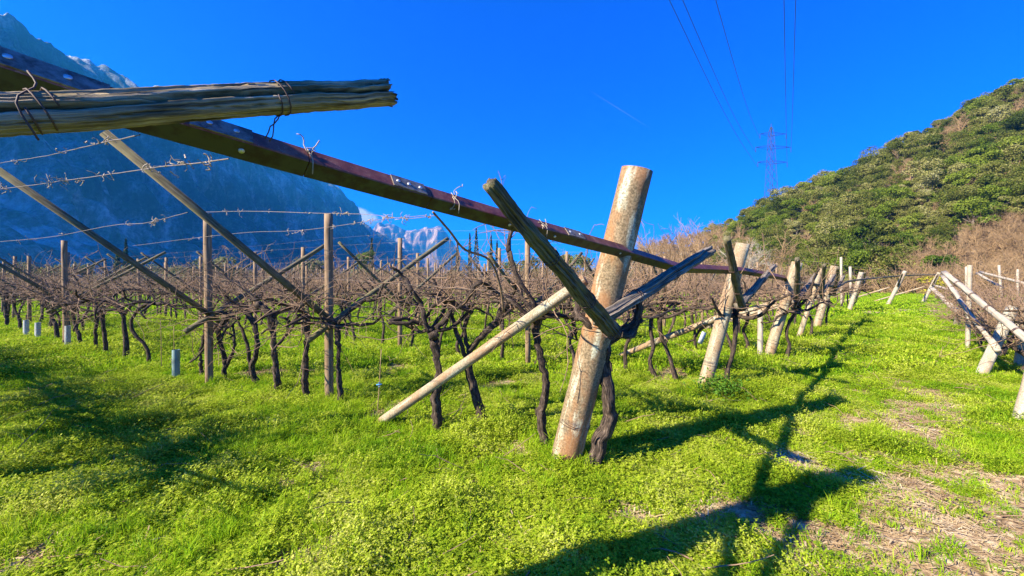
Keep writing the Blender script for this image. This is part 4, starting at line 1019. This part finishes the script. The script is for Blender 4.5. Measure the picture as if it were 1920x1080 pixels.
def scatter(name, label, X, Y, coll, s0, s1, tilt=.12, zs=(.8, 1.3), hmul=None, Z=None):
    n = len(X); me = bpy.data.meshes.new(name); me.vertices.add(n)
    me.vertices.foreach_set('co', np.stack([X, Y, gz(X, Y) if Z is None else Z], 1).astype(np.float32).ravel())
    rot = np.stack([rng.normal(0, tilt, n), rng.normal(0, tilt, n), rng.uniform(0, 6.28, n)], 1).astype(np.float32)
    sc = rng.uniform(s0, s1, n); scl = np.stack([sc, sc, sc * rng.uniform(*zs, n) * (1 if hmul is None else hmul)], 1).astype(np.float32)
    for nm, ty, arr, key in (('rot', 'FLOAT_VECTOR', rot, 'vector'), ('scl', 'FLOAT_VECTOR', scl, 'vector'), ('idx', 'INT', rng.integers(0, len(coll.objects), n).astype(np.int32), 'value')):
        at_ = me.attributes.new(nm, ty, 'POINT'); at_.data.foreach_set(key, arr.ravel())
    o = tag(link(name, me), label, kind='stuff')
    ng = bpy.data.node_groups.new(name, 'GeometryNodeTree'); ng.interface.new_socket('Geometry', in_out='INPUT', socket_type='NodeSocketGeometry'); ng.interface.new_socket('Geometry', in_out='OUTPUT', socket_type='NodeSocketGeometry')
    N, L = ng.nodes, ng.links; gi = N.new('NodeGroupInput'); go = N.new('NodeGroupOutput'); ip = N.new('GeometryNodeInstanceOnPoints'); ci = N.new('GeometryNodeCollectionInfo')
    ci.inputs['Collection'].default_value = coll; ci.inputs['Separate Children'].default_value = True; ci.inputs['Reset Children'].default_value = True
    def na(nm, ty): 
        a_ = N.new('GeometryNodeInputNamedAttribute'); a_.data_type = ty; a_.inputs['Name'].default_value = nm; return a_.outputs[0]
    er = N.new('FunctionNodeEulerToRotation'); L.new(na('rot', 'FLOAT_VECTOR'), er.inputs[0])
    L.new(gi.outputs[0], ip.inputs['Points']); L.new(ci.outputs[0], ip.inputs['Instance']); ip.inputs['Pick Instance'].default_value = True
    L.new(na('idx', 'INT'), ip.inputs['Instance Index']); L.new(er.outputs[0], ip.inputs['Rotation']); L.new(na('scl', 'FLOAT_VECTOR'), ip.inputs['Scale'])
    L.new(ip.outputs[0], go.inputs[0]); md = o.modifiers.new('scatter', 'NODES'); md.node_group = ng
    return o
def wedge(n, y0, y1, m=1.0):
    k = int(n * 1.0); Y = np.sqrt(rng.uniform(y0 ** 2, y1 ** 2, k)); X = rng.uniform(-1.42, 1.42, k) * Y + rng.uniform(-m, m, k); return X, Y
def grassy(X, Y): return np.clip((fbm(X * .8 + 31, Y * .8 + 7, 3) - .47) * 7 + np.clip((X - Y + 2.4) * .6, 0, .9), 0, 1)
for y0, y1, nh, ngr, tg in ((1.5, 6.5, 42000, 30000, 0), (6.5, 16, 34000, 42000, 1), (16, 60, 0, 52000, 2)):
    if nh:
        X, Y = wedge(nh, y0, y1); k = rng.random(len(X)) > np.maximum(bare(X, Y) * 1.0, grassy(X, Y) * .75); hm = .35 + 3.2 * fbm(X * 2.2, Y * 2.2, 3)[k] ** 2.2
        scatter('ground_herbs', 'yellow-green leafy ground herbs covering the turf' , X[k], Y[k], [K_herb, K_herbf][tg], .7, 1.35, hmul=hm)
    X, Y = wedge(ngr, y0, y1); k = rng.random(len(X)) > np.maximum(bare(X, Y) * .90, .72 * (1 - grassy(X, Y)) * (tg < 2)); 
    hm = (.45 + 1.1 * fbm(X * 1.3 + 50, Y * 1.3, 3)[k] ** 1.3) * np.where((Y - X)[k] < 2.6, .62, 1.0)
    scatter('grass', 'fresh green grass of the vineyard floor', X[k], Y[k], [K_grass, K_grassf, K_grassx][tg], .7, 1.4, .2, hmul=hm)
feet = [p for p in [P1, P2, *PJ, A[1], A[2], A[4], Q0, Q1, gpt(713, 792)[:2]]] + [gpt(*h_[1][0])[:2] for h_ in HERO]
fx, fy = [], []
for p in feet:
    n_ = 26; a_ = rng.uniform(0, 6.28, n_); r_ = rng.uniform(.07, .24, n_); fx.append(p[0] + np.cos(a_) * r_); fy.append(p[1] + np.sin(a_) * r_)
scatter('grass', 'taller grass round the feet of posts and vines', np.concatenate(fx), np.concatenate(fy), K_grass, .9, 1.7, .2)
X, Y = wedge(42000, 1.5, 14); k = rng.random(len(X)) < np.clip(bare(X, Y) * .95 + .16, 0, 1)
scatter('straw_litter', 'dry straw and twig litter on the bare path', X[k], Y[k], K_lit, .7, 1.5, .06)
c_ = bpy.data.collections.new('wood_kinds')
for k, me_ in enumerate(EV + BT[:2]): c_.objects.link(bpy.data.objects.new('wood_%02d' % k, me_))
HW = np.array(HW); scatter('hillside_wood', 'dense mixed undergrowth wood filling the hillside', HW[:, 0], HW[:, 1], c_, .38, .66, .08, Z=HW[:, 2])
SC = []
for _ in range(4000):
    px = rng.uniform(1600, 2030); t_ = rng.uniform(.0, .34); p = hill_pt(px, t_)
    if t_ < .14 + .10 * (px > 1820) and len(SC) < 330 and all((p[0] - q[0]) ** 2 + (p[1] - q[1]) ** 2 > 1.0 for q in SC): SC.append(p)
c_ = bpy.data.collections.new('scrub_kinds')
for k, me_ in enumerate(BS): c_.objects.link(bpy.data.objects.new('scrub_%02d' % k, me_))
SC = np.array(SC); scatter('hillside_scrub', 'dry brown scrub on the lower right of the hillside', SC[:, 0], SC[:, 1], c_, .8, 1.5, .15, Z=SC[:, 2])
X, Y = wedge(1500, 1.5, 10)
scatter('prunings', 'cut vine prunings lying in the grass', X, Y, K_prune, .7, 1.3, .1)

# ---------------------------------------------------------------- haze: the valley air
HAZE = .00026
mb = MB(); x0, x1, y0, y1, z0, z1 = -4600, 4600, -700, 4600, -6, 440
mb.add([(x, y, z) for z in (z0, z1) for y in (y0, y1) for x in (x0, x1)], [(0, 2, 3, 1), (4, 5, 7, 6), (0, 1, 5, 4), (2, 6, 7, 3), (0, 4, 6, 2), (1, 3, 7, 5)])
m = bpy.data.materials.new('valley_haze'); m.use_nodes = True; nt = m.node_tree; nt.nodes.remove(nt.nodes['Principled BSDF'])
pv = nt.nodes.new('ShaderNodeVolumePrincipled'); pv.inputs['Density'].default_value = HAZE; pv.inputs['Color'].default_value = (.035, .42, 1.0, 1); pv.inputs['Anisotropy'].default_value = .2
nt.links.new(pv.outputs[0], nt.nodes['Material Output'].inputs['Volume'])
tag(build('haze', mb, m, smooth=False), 'blue valley haze', kind='stuff')
